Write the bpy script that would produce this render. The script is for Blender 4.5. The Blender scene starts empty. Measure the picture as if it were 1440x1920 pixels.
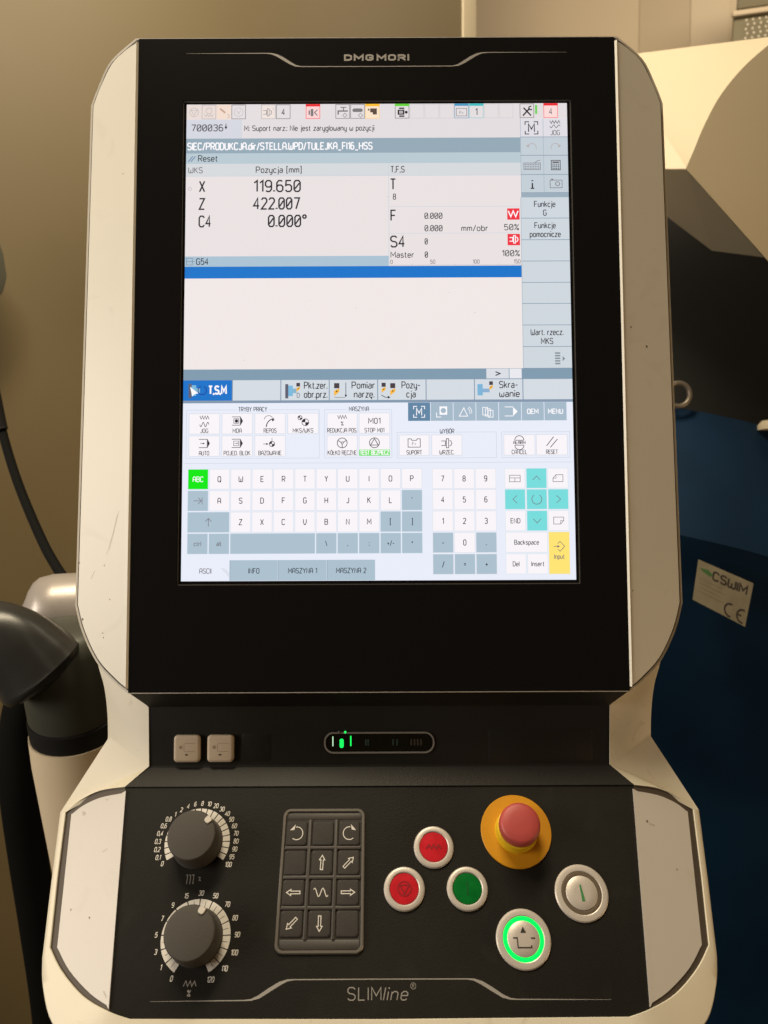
import bpy, bmesh, math, random
from mathutils import Matrix, Vector
random.seed(7)
R = math.radians
C = bpy.context.scene.collection
SC = bpy.context.scene

# ------------------------------------------------------------------ camera, world, lamps, exposure
LEAN = 24.0                                             # the screen leans back from the vertical
PANEL = Matrix.Translation((0, 0, 1.46)) @ Matrix.Rotation(R(90 - LEAN), 4, 'X')
VIEW = Matrix.Translation((-0.0049, 0.1356, -0.5976)) @ Matrix.Rotation(R(-3.6), 4, 'X') @ Matrix.Rotation(R(0.24), 4, 'Z')
cam_d = bpy.data.cameras.new('camera'); cam = bpy.data.objects.new('camera', cam_d); C.objects.link(cam)
cam.matrix_world = PANEL @ VIEW.inverted()
cam_d.sensor_fit = 'VERTICAL'; cam_d.sensor_height = 32.0; cam_d.sensor_width = 24.0; cam_d.lens = 1442 / 1920 * 32.0
cam_d.clip_start = 0.01; cam_d.clip_end = 60
cam_d.dof.use_dof = True; cam_d.dof.focus_distance = 0.585; cam_d.dof.aperture_fstop = 8.5
SC.camera = cam
W = bpy.data.worlds.new('World'); SC.world = W; W.use_nodes = True
W.node_tree.nodes['Background'].inputs[0].default_value = (1.0, 0.58, 0.24, 1)
W.node_tree.nodes['Background'].inputs[1].default_value = 0.055

def lamp(name, loc, target, sx, sy, power, col):
    d = bpy.data.lights.new(name, 'AREA'); d.shape = 'RECTANGLE'; d.size = sx; d.size_y = sy
    d.energy = power; d.color = col
    o = bpy.data.objects.new(name, d); C.objects.link(o); o.location = loc
    o.rotation_euler = (Vector(target) - Vector(loc)).to_track_quat('-Z', 'Y').to_euler()
    return o
lamp('ceiling_lamp', (-.26, .34, 2.95), (0, .1, 1.3), 1.1, .3, 33, (1.0, 0.845, 0.59))
lamp('side_lamp', (-1.75, -.75, 1.80), (0, 0, 1.4), 1.0, 1.0, 24, (1.0, 0.895, 0.755))
lamp('right_fill_lamp', (1.9, -.9, .85), (.1, .1, 1.1), .6, .6, 8.5, (1.0, 0.68, 0.36))  # added warm fill, stands in for light bounced from the right
lamp('wall_fill_lamp', (1.1, 1.2, 2.9), (1.1, 1.9, 1.9), 1.2, 0.3, 12, (1.0, 0.84, 0.63))  # added fill, placed so that it brightens the wall alone
SC.view_settings.view_transform = 'Standard'; SC.view_settings.look = 'None'
SC.view_settings.exposure = 0.1; SC.view_settings.gamma = 1
SC.render.engine = 'CYCLES'
SC.cycles.use_denoising = True
SC.cycles.max_bounces = 6

# ------------------------------------------------------------------ materials
MAT = {}
def lin(c):
    return tuple((v / 255 / 12.92 if v / 255 <= .04045 else ((v / 255 + .055) / 1.055) ** 2.4) for v in c) + (1,)
def mat(name, col, rough=.5, metal=0., spec=.5, emit=None, strength=1., dirt=None, bump=0, scale=60, var=0., coat=0.):
    if name in MAT: return MAT[name]
    m = bpy.data.materials.new(name); m.use_nodes = True; MAT[name] = m
    nt = m.node_tree; b = nt.nodes['Principled BSDF']; L = nt.links.new
    b.inputs['Base Color'].default_value = tuple(col) + (1,); b.inputs['Roughness'].default_value = rough
    b.inputs['Metallic'].default_value = metal; b.inputs['Specular IOR Level'].default_value = spec
    b.inputs['Coat Weight'].default_value = coat
    if emit:
        b.inputs['Emission Color'].default_value = emit if len(emit) == 4 else tuple(emit) + (1,)
        b.inputs['Emission Strength'].default_value = strength
    tc = None
    if dirt or bump or var:
        tc = nt.nodes.new('ShaderNodeTexCoord')
    if var or dirt:
        n = nt.nodes.new('ShaderNodeTexNoise'); n.inputs['Scale'].default_value = scale * .12; n.inputs['Detail'].default_value = 5
        L(tc.outputs['Object'], n.inputs['Vector'])
        mr = nt.nodes.new('ShaderNodeMapRange'); mr.inputs[1].default_value = .35; mr.inputs[2].default_value = .65
        L(n.outputs['Fac'], mr.inputs[0])
        mx = nt.nodes.new('ShaderNodeMix'); mx.data_type = 'RGBA'
        L(mr.outputs[0], mx.inputs['Factor'])
        mx.inputs['A'].default_value = tuple(v * (1 - var) for v in col) + (1,)
        mx.inputs['B'].default_value = tuple(min(1, v * (1 + var * .6)) for v in col) + (1,)
        out = mx.outputs['Result']
        rr = nt.nodes.new('ShaderNodeMapRange'); rr.inputs[3].default_value = max(.05, rough - .08); rr.inputs[4].default_value = min(1, rough + .08)
        L(n.outputs['Fac'], rr.inputs[0]); L(rr.outputs[0], b.inputs['Roughness'])
        if dirt:
            amount, dcol = dirt
            v = nt.nodes.new('ShaderNodeTexVoronoi'); v.inputs['Scale'].default_value = scale * .55; v.inputs['Randomness'].default_value = 1
            L(tc.outputs['Object'], v.inputs['Vector'])
            n2 = nt.nodes.new('ShaderNodeTexNoise'); n2.inputs['Scale'].default_value = scale * .3; n2.inputs['Detail'].default_value = 3
            L(tc.outputs['Object'], n2.inputs['Vector'])
            th = nt.nodes.new('ShaderNodeMapRange'); th.inputs[1].default_value = .55; th.inputs[2].default_value = .75; th.inputs[3].default_value = 0; th.inputs[4].default_value = .085
            L(n2.outputs['Fac'], th.inputs[0])
            lt = nt.nodes.new('ShaderNodeMath'); lt.operation = 'LESS_THAN'; L(v.outputs['Distance'], lt.inputs[0]); L(th.outputs[0], lt.inputs[1])
            # soft smears
            n3 = nt.nodes.new('ShaderNodeTexNoise'); n3.inputs['Scale'].default_value = scale * .5; n3.inputs['Detail'].default_value = 6; n3.inputs['Distortion'].default_value = 1.2
            L(tc.outputs['Object'], n3.inputs['Vector'])
            s3 = nt.nodes.new('ShaderNodeMapRange'); s3.inputs[1].default_value = .60; s3.inputs[2].default_value = .80; s3.inputs[3].default_value = 0; s3.inputs[4].default_value = amount
            L(n3.outputs['Fac'], s3.inputs[0])
            ad = nt.nodes.new('ShaderNodeMath'); ad.operation = 'MAXIMUM'
            ml = nt.nodes.new('ShaderNodeMath'); ml.operation = 'MULTIPLY'; ml.inputs[1].default_value = min(1, amount * 2.2); L(lt.outputs[0], ml.inputs[0])
            L(ml.outputs[0], ad.inputs[0]); L(s3.outputs[0], ad.inputs[1])
            m2 = nt.nodes.new('ShaderNodeMix'); m2.data_type = 'RGBA'
            L(ad.outputs[0], m2.inputs['Factor']); L(out, m2.inputs['A']); m2.inputs['B'].default_value = tuple(dcol) + (1,)
            out = m2.outputs['Result']
        L(out, b.inputs['Base Color'])
    if bump:
        n = nt.nodes.new('ShaderNodeTexNoise'); n.inputs['Scale'].default_value = scale * 14; n.inputs['Detail'].default_value = 3
        L(tc.outputs['Object'], n.inputs['Vector'])
        bp = nt.nodes.new('ShaderNodeBump'); bp.inputs['Strength'].default_value = bump; bp.inputs['Distance'].default_value = .0004
        L(n.outputs['Fac'], bp.inputs['Height']); L(bp.outputs[0], b.inputs['Normal'])
    return m
def E(r, g, b, light=False):                            # a colour shown by the lit screen
    n = 'screen_%d_%d_%d' % (r, g, b)
    if n in MAT: return MAT[n]
    m = mat(n, (.012, .012, .013), .32, spec=.25, emit=lin((r, g, b)), strength=1.0)
    if not light: m.cycles.emission_sampling = 'NONE'
    return m
WHITE = mat('white_paint', (.80, .76, .69), .42, var=.03, bump=.12, scale=60, dirt=(.16, (.30, .24, .17)))
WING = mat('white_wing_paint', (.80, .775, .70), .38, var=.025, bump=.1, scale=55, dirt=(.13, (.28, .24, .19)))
SHELLW = mat('white_shell_paint', (.74, .69, .565), .42, var=.05, bump=.14, scale=110, dirt=(.42, (.30, .24, .17)))
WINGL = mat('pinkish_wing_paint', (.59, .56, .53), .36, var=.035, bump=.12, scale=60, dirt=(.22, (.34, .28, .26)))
GLASS = mat('black_glass', (.006, .006, .007), .22, spec=.35)
PLATE = mat('black_plate', (.0088, .0084, .0066), .5, spec=.28, var=.3, bump=.25, scale=60, dirt=(.10, (.07, .062, .05)))
NECK = mat('black_neck', (.012, .011, .0095), .5, spec=.28, var=.2, bump=.3, scale=60)
PRINT = mat('silver_print', (.42, .40, .38), .4, metal=.3)
LEGEND = mat('white_print', (.75, .72, .68), .5)
DARKLINE = mat('dark_print', (.03, .026, .022), .6)
RUBBER = mat('keypad_rubber', (.040, .036, .033), .62, spec=.35, bump=.3, scale=60)
RIM = mat('keypad_rim', (.17, .155, .14), .4, spec=.5, metal=.3, bump=.1)
KNOB = mat('knob_black', (.070, .064, .058), .62, spec=.3, bump=.3, scale=60)
BEZEL = mat('button_bezel', (.66, .61, .56), .42, metal=.35, bump=.12, scale=60)
REDL = mat('red_lens', (.56, .018, .03), .22, spec=.4, var=.12, scale=900)
GREENL = mat('green_lens', (.002, .15, .024), .22, spec=.4, var=.12, scale=900)
GLOW = mat('green_light', (.0, .1, .02), .3, emit=(.0, 1.0, .09), strength=1.35)
LED = mat('green_led', (.0, .1, .02), .3, emit=(.01, 1.0, .12), strength=1.1)
LEDW = mat('pale_led', (.1, .1, .1), .3, emit=(.55, .95, .6), strength=.9)
LEDOFF = mat('unlit_segment', (.02, .045, .035), .5)
YEL = mat('yellow_disc', (.62, .28, .008), .42, var=.06, bump=.1, scale=60)
YELC = mat('yellow_collar', (.80, .55, .02), .35)
REDC = mat('red_cap', (.46, .07, .065), .48, var=.10, bump=.12, scale=200, dirt=(.12, (.25, .06, .05)))
CREAMC = mat('cream_cover', (.52, .43, .33), .55, var=.06, bump=.3, scale=120, dirt=(.15, (.25, .18, .12)))
GREYL = mat('bezel_edge', (.09, .085, .08), .35, spec=.5)

# ------------------------------------------------------------------ mesh helpers
def link(name, me, parent=None, smooth=None):
    o = bpy.data.objects.new(name, me); C.objects.link(o)
    if parent is not None: o.parent = parent
    if smooth is not None and len(me.polygons):
        me.shade_smooth()
        me.set_sharp_from_angle(angle=R(smooth))
    return o
def mesh(name, verts, faces, m, parent=None, smooth=30, recalc=True, bevel=0):
    me = bpy.data.meshes.new(name); me.from_pydata([tuple(v) for v in verts], [], faces); me.materials.append(m)
    bm = bmesh.new(); bm.from_mesh(me)
    bmesh.ops.remove_doubles(bm, verts=bm.verts, dist=1e-6)
    if recalc: bmesh.ops.recalc_face_normals(bm, faces=bm.faces)
    if bevel:
        bmesh.ops.bevel(bm, geom=[e for e in bm.edges if len(e.link_faces) == 2 and e.calc_face_angle(0) > R(25)], offset=bevel, segments=2, profile=.5, affect='EDGES')
    bm.to_mesh(me); bm.free(); me.update()
    return link(name, me, parent, smooth)
def spline(pts, n=6):
    out = []
    for i in range(len(pts) - 1):
        p0 = pts[max(0, i - 1)]; p1 = pts[i]; p2 = pts[i + 1]; p3 = pts[min(len(pts) - 1, i + 2)]
        for k in range(n):
            t = k / n
            out.append(tuple(.5 * ((2 * b) + (-a + c) * t + (2 * a - 5 * b + 4 * c - d) * t * t + (-a + 3 * b - 3 * c + d) * t ** 3) for a, b, c, d in zip(p0, p1, p2, p3)))
    out.append(tuple(pts[-1])); return out
MM = .001
TH = R(32.4); LE = (0., -342.96, -4.47)
def FU(x, y, h=0): return Vector((x, y, h)) * MM                      # the screen's plane
def FN(x, y, h=0): return Vector((x, y, -15 + h)) * MM                # the neck's plane
def FL(x, s, h=0):                                                    # the sloping operating plate
    return Vector((x, LE[1] + s * math.cos(TH) + h * math.sin(TH), LE[2] - s * math.sin(TH) + h * math.cos(TH))) * MM

def ribbon(pts, w, closed=False):
    n = len(pts); ws = w if isinstance(w, (list, tuple)) else [w] * n
    L_, R_ = [], []
    for i in range(n):
        if closed: a, b, c = pts[i - 1], pts[i], pts[(i + 1) % n]
        else: a, b, c = pts[max(0, i - 1)], pts[i], pts[min(n - 1, i + 1)]
        def nrm(p, q):
            dx, dy = q[0] - p[0], q[1] - p[1]; l = math.hypot(dx, dy) or 1; return (-dy / l, dx / l)
        n1 = nrm(a, b) if a != b else nrm(b, c); n2 = nrm(b, c) if b != c else n1
        m = (n1[0] + n2[0], n1[1] + n2[1]); l = math.hypot(*m) or 1; m = (m[0] / l, m[1] / l)
        k = 1 / max(.45, m[0] * n1[0] + m[1] * n1[1]); h = ws[i] / 2 * k
        L_.append((b[0] + m[0] * h, b[1] + m[1] * h)); R_.append((b[0] - m[0] * h, b[1] - m[1] * h))
    out = []
    for i in range(n if closed else n - 1):
        j = (i + 1) % n; out.append([L_[i], R_[i], R_[j], L_[j]])
    return out
STROKE = {}
def _g(ch, s, w=None):
    st = [[tuple(float(v) for v in p.split(',')) for p in q.split()] for q in s.split(';')]
    STROKE[ch] = (st, w if w is not None else max(p[0] for q in st for p in q))
_O = '1.7,0 5.3,0 7,2 7,10 5.3,12 1.7,12 0,10 0,2 1.7,0'
_P = '0,0 0,12 5,12 7,10.3 7,7.2 5,5.5 0,5.5'
_0 = '1.5,0 4.5,0 6,2 6,10 4.5,12 1.5,12 0,10 0,2 1.5,0'
_b = '0,6.2 1.6,8 4,8 5.5,6.3 5.5,1.7 4,0 1.6,0 0,1.8'
_d = '5.5,6.2 3.9,8 1.5,8 0,6.3 0,1.7 1.5,0 3.9,0 5.5,1.8'
_e = '0,4.2 5.5,4.2 5.5,6.3 4,8 1.5,8 0,6.4 0,1.6 1.5,0 4,0 5.3,1.2'
for _l in f'''A|0,0 0,9 2,12 5,12 7,9 7,0;0,5 7,5
B|0,0 0,12 5,12 6.6,10.7 6.6,7.6 5,6.2;0,6.2 5,6.2 7,4.6 7,1.6 5,0 0,0
C|7,10 5.3,12 1.7,12 0,10 0,2 1.7,0 5.3,0 7,2
D|0,0 0,12 4.5,12 7,9.5 7,2.5 4.5,0 0,0
E|6.5,12 0,12 0,0 6.5,0;0,6 5.5,6
F|6.5,12 0,12 0,0;0,6 5.5,6
G|7,10 5.3,12 1.7,12 0,10 0,2 1.7,0 5.3,0 7,2 7,5.5 4,5.5
H|0,0 0,12;7,0 7,12;0,6 7,6
I|0,0 0,12
J|5,12 5,2 3.5,0 1.5,0 0,1.8
K|0,0 0,12;6.5,12 0,5.5;2.2,7.5 7,0
L|0,12 0,0 6,0
M|0,0 0,12 4.5,4 9,12 9,0
N|0,0 0,12 7,0 7,12
O|{_O}
P|{_P}
Q|{_O};4.5,3 7.5,-0.8
R|{_P};3.5,5.5 7,0
S|7,10.3 5.3,12 1.7,12 0,10.3 0,7.8 1.7,6.3 5.3,5.7 7,4.2 7,1.7 5.3,0 1.7,0 0,1.7
T|0,12 7,12;3.5,12 3.5,0
U|0,12 0,2 1.7,0 5.3,0 7,2 7,12
V|0,12 0,5 2.4,0 4.6,0 7,5 7,12
W|0,12 0,2 1.5,0 3.2,0 4.5,2 4.5,7;4.5,2 5.8,0 7.5,0 9,2 9,12
X|0,0 7,12;0,12 7,0
Y|0,12 3.5,6 7,12;3.5,6 3.5,0
Z|0,12 7,12 0,0 7,0
0|{_0}
∅|{_0};0.8,2.8 5.2,9.2
1|0,9.5 3,12 3,0
2|0,10 1.5,12 4.5,12 6,10.2 6,8 0,0 6,0
3|0,10.4 1.5,12 4.5,12 6,10.4 6,7.8 4.4,6.3 2,6.3;4.4,6.3 6,4.6 6,1.7 4.5,0 1.5,0 0,1.7
4|4.6,0 4.6,12 0,3.5 6.3,3.5
5|5.6,12 .6,12 .3,6.6 1.8,7.4 4.3,7.4 6,5.7 6,1.9 4.4,0 1.5,0 0,1.7
6|5.5,11 4.2,12 1.8,12 0,9.5 0,2 1.6,0 4.4,0 6,1.9 6,5.2 4.4,7 1.6,7 0,5.2
7|0,12 6,12 2.2,0
8|1.6,6.4 .3,7.9 .3,10.4 1.7,12 4.3,12 5.7,10.4 5.7,7.9 4.4,6.4 1.6,6.4 0,4.6 0,1.7 1.6,0 4.4,0 6,1.7 6,4.6 4.4,6.4
9|.5,1 1.8,0 4.2,0 6,2.5 6,10 4.4,12 1.6,12 0,10.1 0,6.8 1.6,5 4.4,5 6,6.8
a|.5,7.2 1.8,8 4,8 5.3,6.8 5.3,0;5.3,4.6 1.6,4.6 0,3.4 0,1.2 1.4,0 3.6,0 5.3,1.6
b|0,12 0,0;{_b}
c|5.2,6.6 3.9,8 1.5,8 0,6.4 0,1.6 1.5,0 3.9,0 5.2,1.4
d|5.5,12 5.5,0;{_d}
e|{_e}
f|4,12 2.6,12 1.4,10.6 1.4,0;0,8 3.8,8
g|5.5,8 5.5,-2 4,-3.8 1.4,-3.8 .2,-2.8;{_d}
h|0,12 0,0;0,6 1.8,8 4,8 5.5,6.4 5.5,0
i|0,8 0,0;0,10.6 0,12
j|1.5,8 1.5,-2.2 0,-3.8;1.5,10.6 1.5,12
k|0,12 0,0;5,8 0,3.6;1.8,5.2 5.4,0
l|0,12 0,0
m|0,0 0,8;0,6.4 1.4,8 2.8,8 4,6.6 4,0;4,6.6 5.4,8 6.8,8 8,6.6 8,0
n|0,8 0,0;0,6 1.8,8 4,8 5.5,6.4 5.5,0
o|1.5,0 4,0 5.5,1.7 5.5,6.3 4,8 1.5,8 0,6.3 0,1.7 1.5,0
p|0,8 0,-4;{_b}
r|0,8 0,0;0,5.6 1.6,8 3.6,8
s|5,6.8 3.8,8 1.4,8 .2,6.8 .2,5.2 1.4,4.2 3.8,3.8 5,2.8 5,1.2 3.8,0 1.4,0 .2,1.2
t|1.2,11 1.2,1.4 2.4,0 3.6,0;0,8 3.4,8
u|0,8 0,1.7 1.5,0 3.7,0 5.5,2;5.5,8 5.5,0
w|0,8 0,1.6 1.2,0 2.8,0 3.8,1.6 3.8,5;3.8,1.6 4.8,0 6.4,0 7.6,1.6 7.6,8
y|0,8 0,1.7 1.5,0 3.7,0 5.5,2;5.5,8 5.5,-2 4,-3.8 1.4,-3.8
z|0,8 5,8 0,0 5,0
ę|{_e};4,0 3,-1.6 3.6,-2.6 4.6,-2.4
Ę|6.5,12 0,12 0,0 6.5,0;0,6 5.5,6;5.4,0 4.4,-1.6 5,-2.6 6,-2.4
Ó|{_O};3.2,13.2 4.8,15
Ł|0,12 0,0 6,0;-1.6,4.6 3.2,7.6
.|0,0 0,1.3
,|.8,1.2 0,-1.8
:|0,0 0,1.3;0,6.5 0,7.8
/|0,-1 4.5,12.5
\\|0,12.5 4.5,-1
-|0,5 4.4,5
+|0,5 5.6,5;2.8,2 2.8,8
=|0,4 5,4;0,7 5,7
*|0,7 3.4,9.5;0,9.5 3.4,7;1.7,6.4 1.7,10
[|2,13 0,13 0,-1.5 2,-1.5
]|0,13 2,13 2,-1.5 0,-1.5
'|0,9.5 0,12
_|0,-1.4 6,-1.4
°|1,9 2.4,9 3.4,10 3.4,11.4 2.4,12.4 1,12.4 0,11.4 0,10 1,9
%|0,0 7,12;.8,8.6 2.2,8.6 2.8,9.4 2.8,11.2 2.2,12 .8,12 .2,11.2 .2,9.4 .8,8.6;4.8,0 6.2,0 6.8,.8 6.8,2.6 6.2,3.4 4.8,3.4 4.2,2.6 4.2,.8 4.8,0'''.split('\n'):
    _g(_l[0], _l[2:])
STROKE[' '] = ([], 3.0)
class Sheet:
    """flat coloured shapes on a plane: printed marks, or what the screen shows"""
    def __init__(s, frame, tf=None, h0=0., step=.06): s.f = frame; s.tf = tf or (lambda x, y: (x, y)); s.p = []; s.h0 = h0; s.step = step; s.flip = tf is not None
    def poly(s, pts, m, l=1): s.p.append(([s.tf(*q) for q in pts], m, l)); return s
    def rect(s, x0, y0, x1, y1, m, l=1): return s.poly([(x0, y0), (x1, y0), (x1, y1), (x0, y1)], m, l)
    def line(s, pts, w, m, l=2, closed=False):
        for q in ribbon(pts, w, closed): s.poly(q, m, l)
        return s
    def box(s, x0, y0, x1, y1, w, m, l=2): return s.line([(x0, y0), (x1, y0), (x1, y1), (x0, y1)], w, m, l, True)
    def disc(s, x, y, r, m, l=2, n=20, a0=0, a1=360):
        pts = [(x + r * math.cos(R(a0 + (a1 - a0) * i / n)), y + r * math.sin(R(a0 + (a1 - a0) * i / n))) for i in range(n + (a1 - a0 < 360))]
        if a1 - a0 < 360: pts = [(x, y)] + pts
        return s.poly(pts, m, l)
    def arc(s, x, y, r, w, m, l=2, a0=0, a1=360, n=20):
        full = a1 - a0 >= 360
        pts = [(x + r * math.cos(R(a0 + (a1 - a0) * i / n)), y + r * math.sin(R(a0 + (a1 - a0) * i / n))) for i in range(n + (not full))]
        return s.line(pts, w, m, l, full)
    def text(s, t, x, y, cap, m, l=2, align='c', xs=1., bold=0., shear=0., rot=0., width=None, lw=None, gap=2.7, caps=False):
        """monoline lettering: every glyph drawn as strokes on a 12-unit cap height"""
        lw = (lw or .136 + bold * 3) * cap; run = []; cx = 0.
        for ch in t:
            st, w = STROKE[ch]; run.append((st, cx)); cx += w + gap
        tot = cx - gap; k = cap / 12
        kx = k * xs if width is None else max(.01, (width - lw)) / max(tot, .5)
        off = {'l': 0, 'c': tot * kx / 2, 'r': tot * kx}[align]; up = -1 if s.flip else 1; i = 0
        for st, gx in run:
            for q in st:
                dot = len(q) == 2 and abs(q[0][1] - q[1][1]) < 1.5 and q[0][0] == q[1][0]
                pts = [(x + (gx + a) * kx - off + shear * b * k, y + up * b * k) for a, b in q]
                if caps and pts[0] != pts[-1]:      # square stroke ends
                    for i0, i1 in ((0, 1), (-1, -2)):
                        dx, dy = pts[i0][0] - pts[i1][0], pts[i0][1] - pts[i1][1]; d = math.hypot(dx, dy); pts[i0] = (pts[i0][0] + dx / d * lw / 2, pts[i0][1] + dy / d * lw / 2)
                cl = len(pts) > 3 and pts[0] == pts[-1]
                s.line(pts[:-1] if cl else pts, lw * (1.5 if dot else 1), m, l + .12 * (i % 5), cl); i += 1
        return s
    def build(s, name, parent):
        me = bpy.data.meshes.new(name); vs, fs, ms, mi = [], [], [], []
        for pts, m, l in s.p:
            ar = sum(a[0] * b[1] - b[0] * a[1] for a, b in zip(pts, pts[1:] + pts[:1]))
            if ar < 0: pts = pts[::-1]
            if m not in ms: ms.append(m)
            b = len(vs); vs += [tuple(s.f(x, y, s.h0 + l * s.step)) for x, y in pts]; fs.append(list(range(b, b + len(pts)))); mi.append(ms.index(m))
        me.from_pydata(vs, [], fs)
        for m in ms: me.materials.append(m)
        me.polygons.foreach_set('material_index', mi); me.update()
        return link(name, me, parent)
def lathe(name, frame, cx, cy, prof, m, parent, n=48, smooth=35):
    vs, fs = [], []
    for r, h in prof:
        for i in range(n):
            a = 2 * math.pi * i / n; vs.append(frame(cx + r * math.cos(a), cy + r * math.sin(a), h))
    for j in range(len(prof) - 1):
        for i in range(n):
            k = (i + 1) % n; fs.append((j * n + i, j * n + k, (j + 1) * n + k, (j + 1) * n + i))
    if prof[-1][0] > 1e-4: fs.append(tuple((len(prof) - 1) * n + i for i in range(n)))
    return mesh(name, vs, fs, m, parent, smooth)
def rrect(x0, y0, x1, y1, r, n=5):
    pts = []
    for cx, cy, a in ((x1 - r, y1 - r, 0), (x0 + r, y1 - r, 90), (x0 + r, y0 + r, 180), (x1 - r, y0 + r, 270)):
        for i in range(n + 1): pts.append((cx + r * math.cos(R(a + 90 * i / n)), cy + r * math.sin(R(a + 90 * i / n))))
    return pts
def stack(name, frame, rings, m, parent, cap=True, smooth=35):
    """rings = [(points, height)...] of equal length, joined by walls, closed on top"""
    n = len(rings[0][0]); vs = [frame(x, y, h) for pts, h in rings for x, y in pts]; fs = []
    for j in range(len(rings) - 1):
        for i in range(n):
            k = (i + 1) % n; fs.append((j * n + i, j * n + k, (j + 1) * n + k, (j + 1) * n + i))
    if cap: fs.append(tuple((len(rings) - 1) * n + i for i in range(n)))
    return mesh(name, vs, fs, m, parent, smooth)
def frame_ring(name, frame, outer, inner, h0, h1, m, parent, smooth=35):
    """a flat raised ring between two equal-length outlines"""
    n = len(outer); vs = [frame(x, y, h0) for x, y in outer] + [frame(x, y, h1) for x, y in outer] + [frame(x, y, h1) for x, y in inner] + [frame(x, y, h0) for x, y in inner]
    fs = [(j * n + i, j * n + (i + 1) % n, ((j + 1) % 4) * n + (i + 1) % n, ((j + 1) % 4) * n + i) for j in range(4) for i in range(n)]
    return mesh(name, vs, fs, m, parent, smooth)
def tube(name, path, rad, m, parent=None, n=20, smooth=50, caps=True):
    vs, fs = [], []; P = [Vector(p) for p in path]; rs = rad if isinstance(rad, (list, tuple)) else [rad] * len(P)
    up = None
    for i, p in enumerate(P):
        t = (P[min(i + 1, len(P) - 1)] - P[max(i - 1, 0)]).normalized()
        if up is None: up = t.orthogonal().normalized()
        up = (up - t * up.dot(t)).normalized(); sd = t.cross(up)
        for k in range(n):
            a = 2 * math.pi * k / n; vs.append(p + (up * math.cos(a) + sd * math.sin(a)) * rs[i])
    for j in range(len(P) - 1):
        for k in range(n): q = (k + 1) % n; fs.append((j * n + k, j * n + q, (j + 1) * n + q, (j + 1) * n + k))
    if caps: fs.append(tuple(range(n))); fs.append(tuple((len(P) - 1) * n + k for k in range(n)))
    return mesh(name, vs, fs, m, parent, smooth)
def empty(name, loc=(0, 0, 0)):
    o = bpy.data.objects.new(name, None); o.empty_display_size = .05; C.objects.link(o); o.location = loc; return o
def tag(o, label=None, cat=None, group=None, kind=None):
    for k, v in (('label', label), ('category', cat), ('group', group), ('kind', kind)):
        if v: o[k] = v
    return o
def mir(pts): return [(-p[0],) + tuple(p[1:]) for p in pts]


# ------------------------------------------------------------------ the setting and the machine around the panel
CM = cam.matrix_world.copy()
def at(x, y, d):                                        # a point in the hall, seen at photo pixel x, y, d metres along the view
    return CM @ Vector(((x - 720) / 1442 * d, (960 - y) / 1442 * d, -d))
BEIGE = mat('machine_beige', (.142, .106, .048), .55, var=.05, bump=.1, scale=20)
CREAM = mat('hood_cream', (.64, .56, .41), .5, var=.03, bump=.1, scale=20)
WALLM = mat('wall_paint', (.60, .50, .36), .8, var=.04, scale=8)
DARK = mat('shadow_black', (.004, .0045, .004), .6, var=.3, scale=20)  # cabinet colour: near black that holds the shadow at lower right
FLOORM = mat('floor_dark', (.022, .02, .016), .8, var=.3, scale=20)
BLUE = mat('tank_blue', (.003, .023, .062), .65, spec=.15, var=.35, scale=30)
SILVER = mat('cast_grey', (.46, .42, .40), .36, metal=.35, var=.08, bump=.2, scale=60, dirt=(.15, (.1, .09, .08)))
GREYD = mat('dark_grey_cast', (.032, .033, .033), .30, var=.12, bump=.2, scale=60)
BLACKR = mat('black_rubber', (.006, .006, .006), .65, spec=.3)
POST = mat('post_beige', (.74, .62, .44), .5, var=.04, scale=30)

def slab(name, corners, thick, m, parent=None, bevel=0., smooth=30):
    """plate with its seen face on the given corners; it goes on thick metres away from the viewer"""
    c = [Vector(p) for p in corners]; n = (c[1] - c[0]).cross(c[-1] - c[0]).normalized(); k = len(c)
    base = parent.location if parent is not None else Vector()
    if n.dot(c[0] + base - CM.translation) < 0: n = -n
    vs = c + [p + n * thick for p in c]
    fs = [tuple(range(k)), tuple(range(2 * k - 1, k - 1, -1))] + [(i, (i + 1) % k, k + (i + 1) % k, k + i) for i in range(k)]
    return mesh(name, vs, fs, m, parent, smooth, bevel=bevel)

fl = slab('floor', [(-6, -3, 0), (6, -3, 0), (6, 8, 0), (-6, 8, 0)], .1, FLOORM); tag(fl, kind='structure')
wa = slab('wall', [at(700, -900, 2.6), at(2300, -900, 2.15), at(2300, 2600, 2.15), at(700, 2600, 2.6)], .1, WALLM); tag(wa, kind='structure')

# the machine's sheet-metal enclosure behind the panel on the left
mc = empty('machine_enclosure', at(300, 2400, 1.5)); mci = Matrix.Translation(-mc.location)
def loc(o, p): return p - o.location
a, b, c_, d_ = at(-700, -700, .92), at(868, -700, 1.70), at(874, 2500, 1.70), at(-700, 2500, .92)
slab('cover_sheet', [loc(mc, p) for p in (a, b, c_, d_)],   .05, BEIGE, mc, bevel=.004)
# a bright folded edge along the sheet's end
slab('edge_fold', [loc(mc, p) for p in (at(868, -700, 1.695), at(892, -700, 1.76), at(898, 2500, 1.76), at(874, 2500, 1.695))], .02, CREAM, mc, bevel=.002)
tag(mc, 'large beige sheet metal machine cover behind the control panel', 'machine cover')

dh = empty('door_handle', at(-30, 520, 1.08))
hp = [(-160, 372), (-36, 392), (0, 452), (9, 478), (15, 520), (8, 548), (-10, 566), (-60, 590), (-160, 600)]
slab('handle_plate', [loc(dh, at(x, y, 1.10 + x * .0006)) for x, y in hp], .03, mat('handle_grey', (.12, .125, .10), .45, var=.1, scale=40), dh, bevel=.004)
slab('handle_recess', [loc(dh, at(x, y, 1.095 + x * .0006)) for x, y in ((-130, 420), (-30, 440), (-4, 500), (-8, 516), (-40, 540), (-130, 560))], .002, BLACKR, dh)
tag(dh, 'grey rounded handle plate at the left edge of the picture', 'handle')

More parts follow.
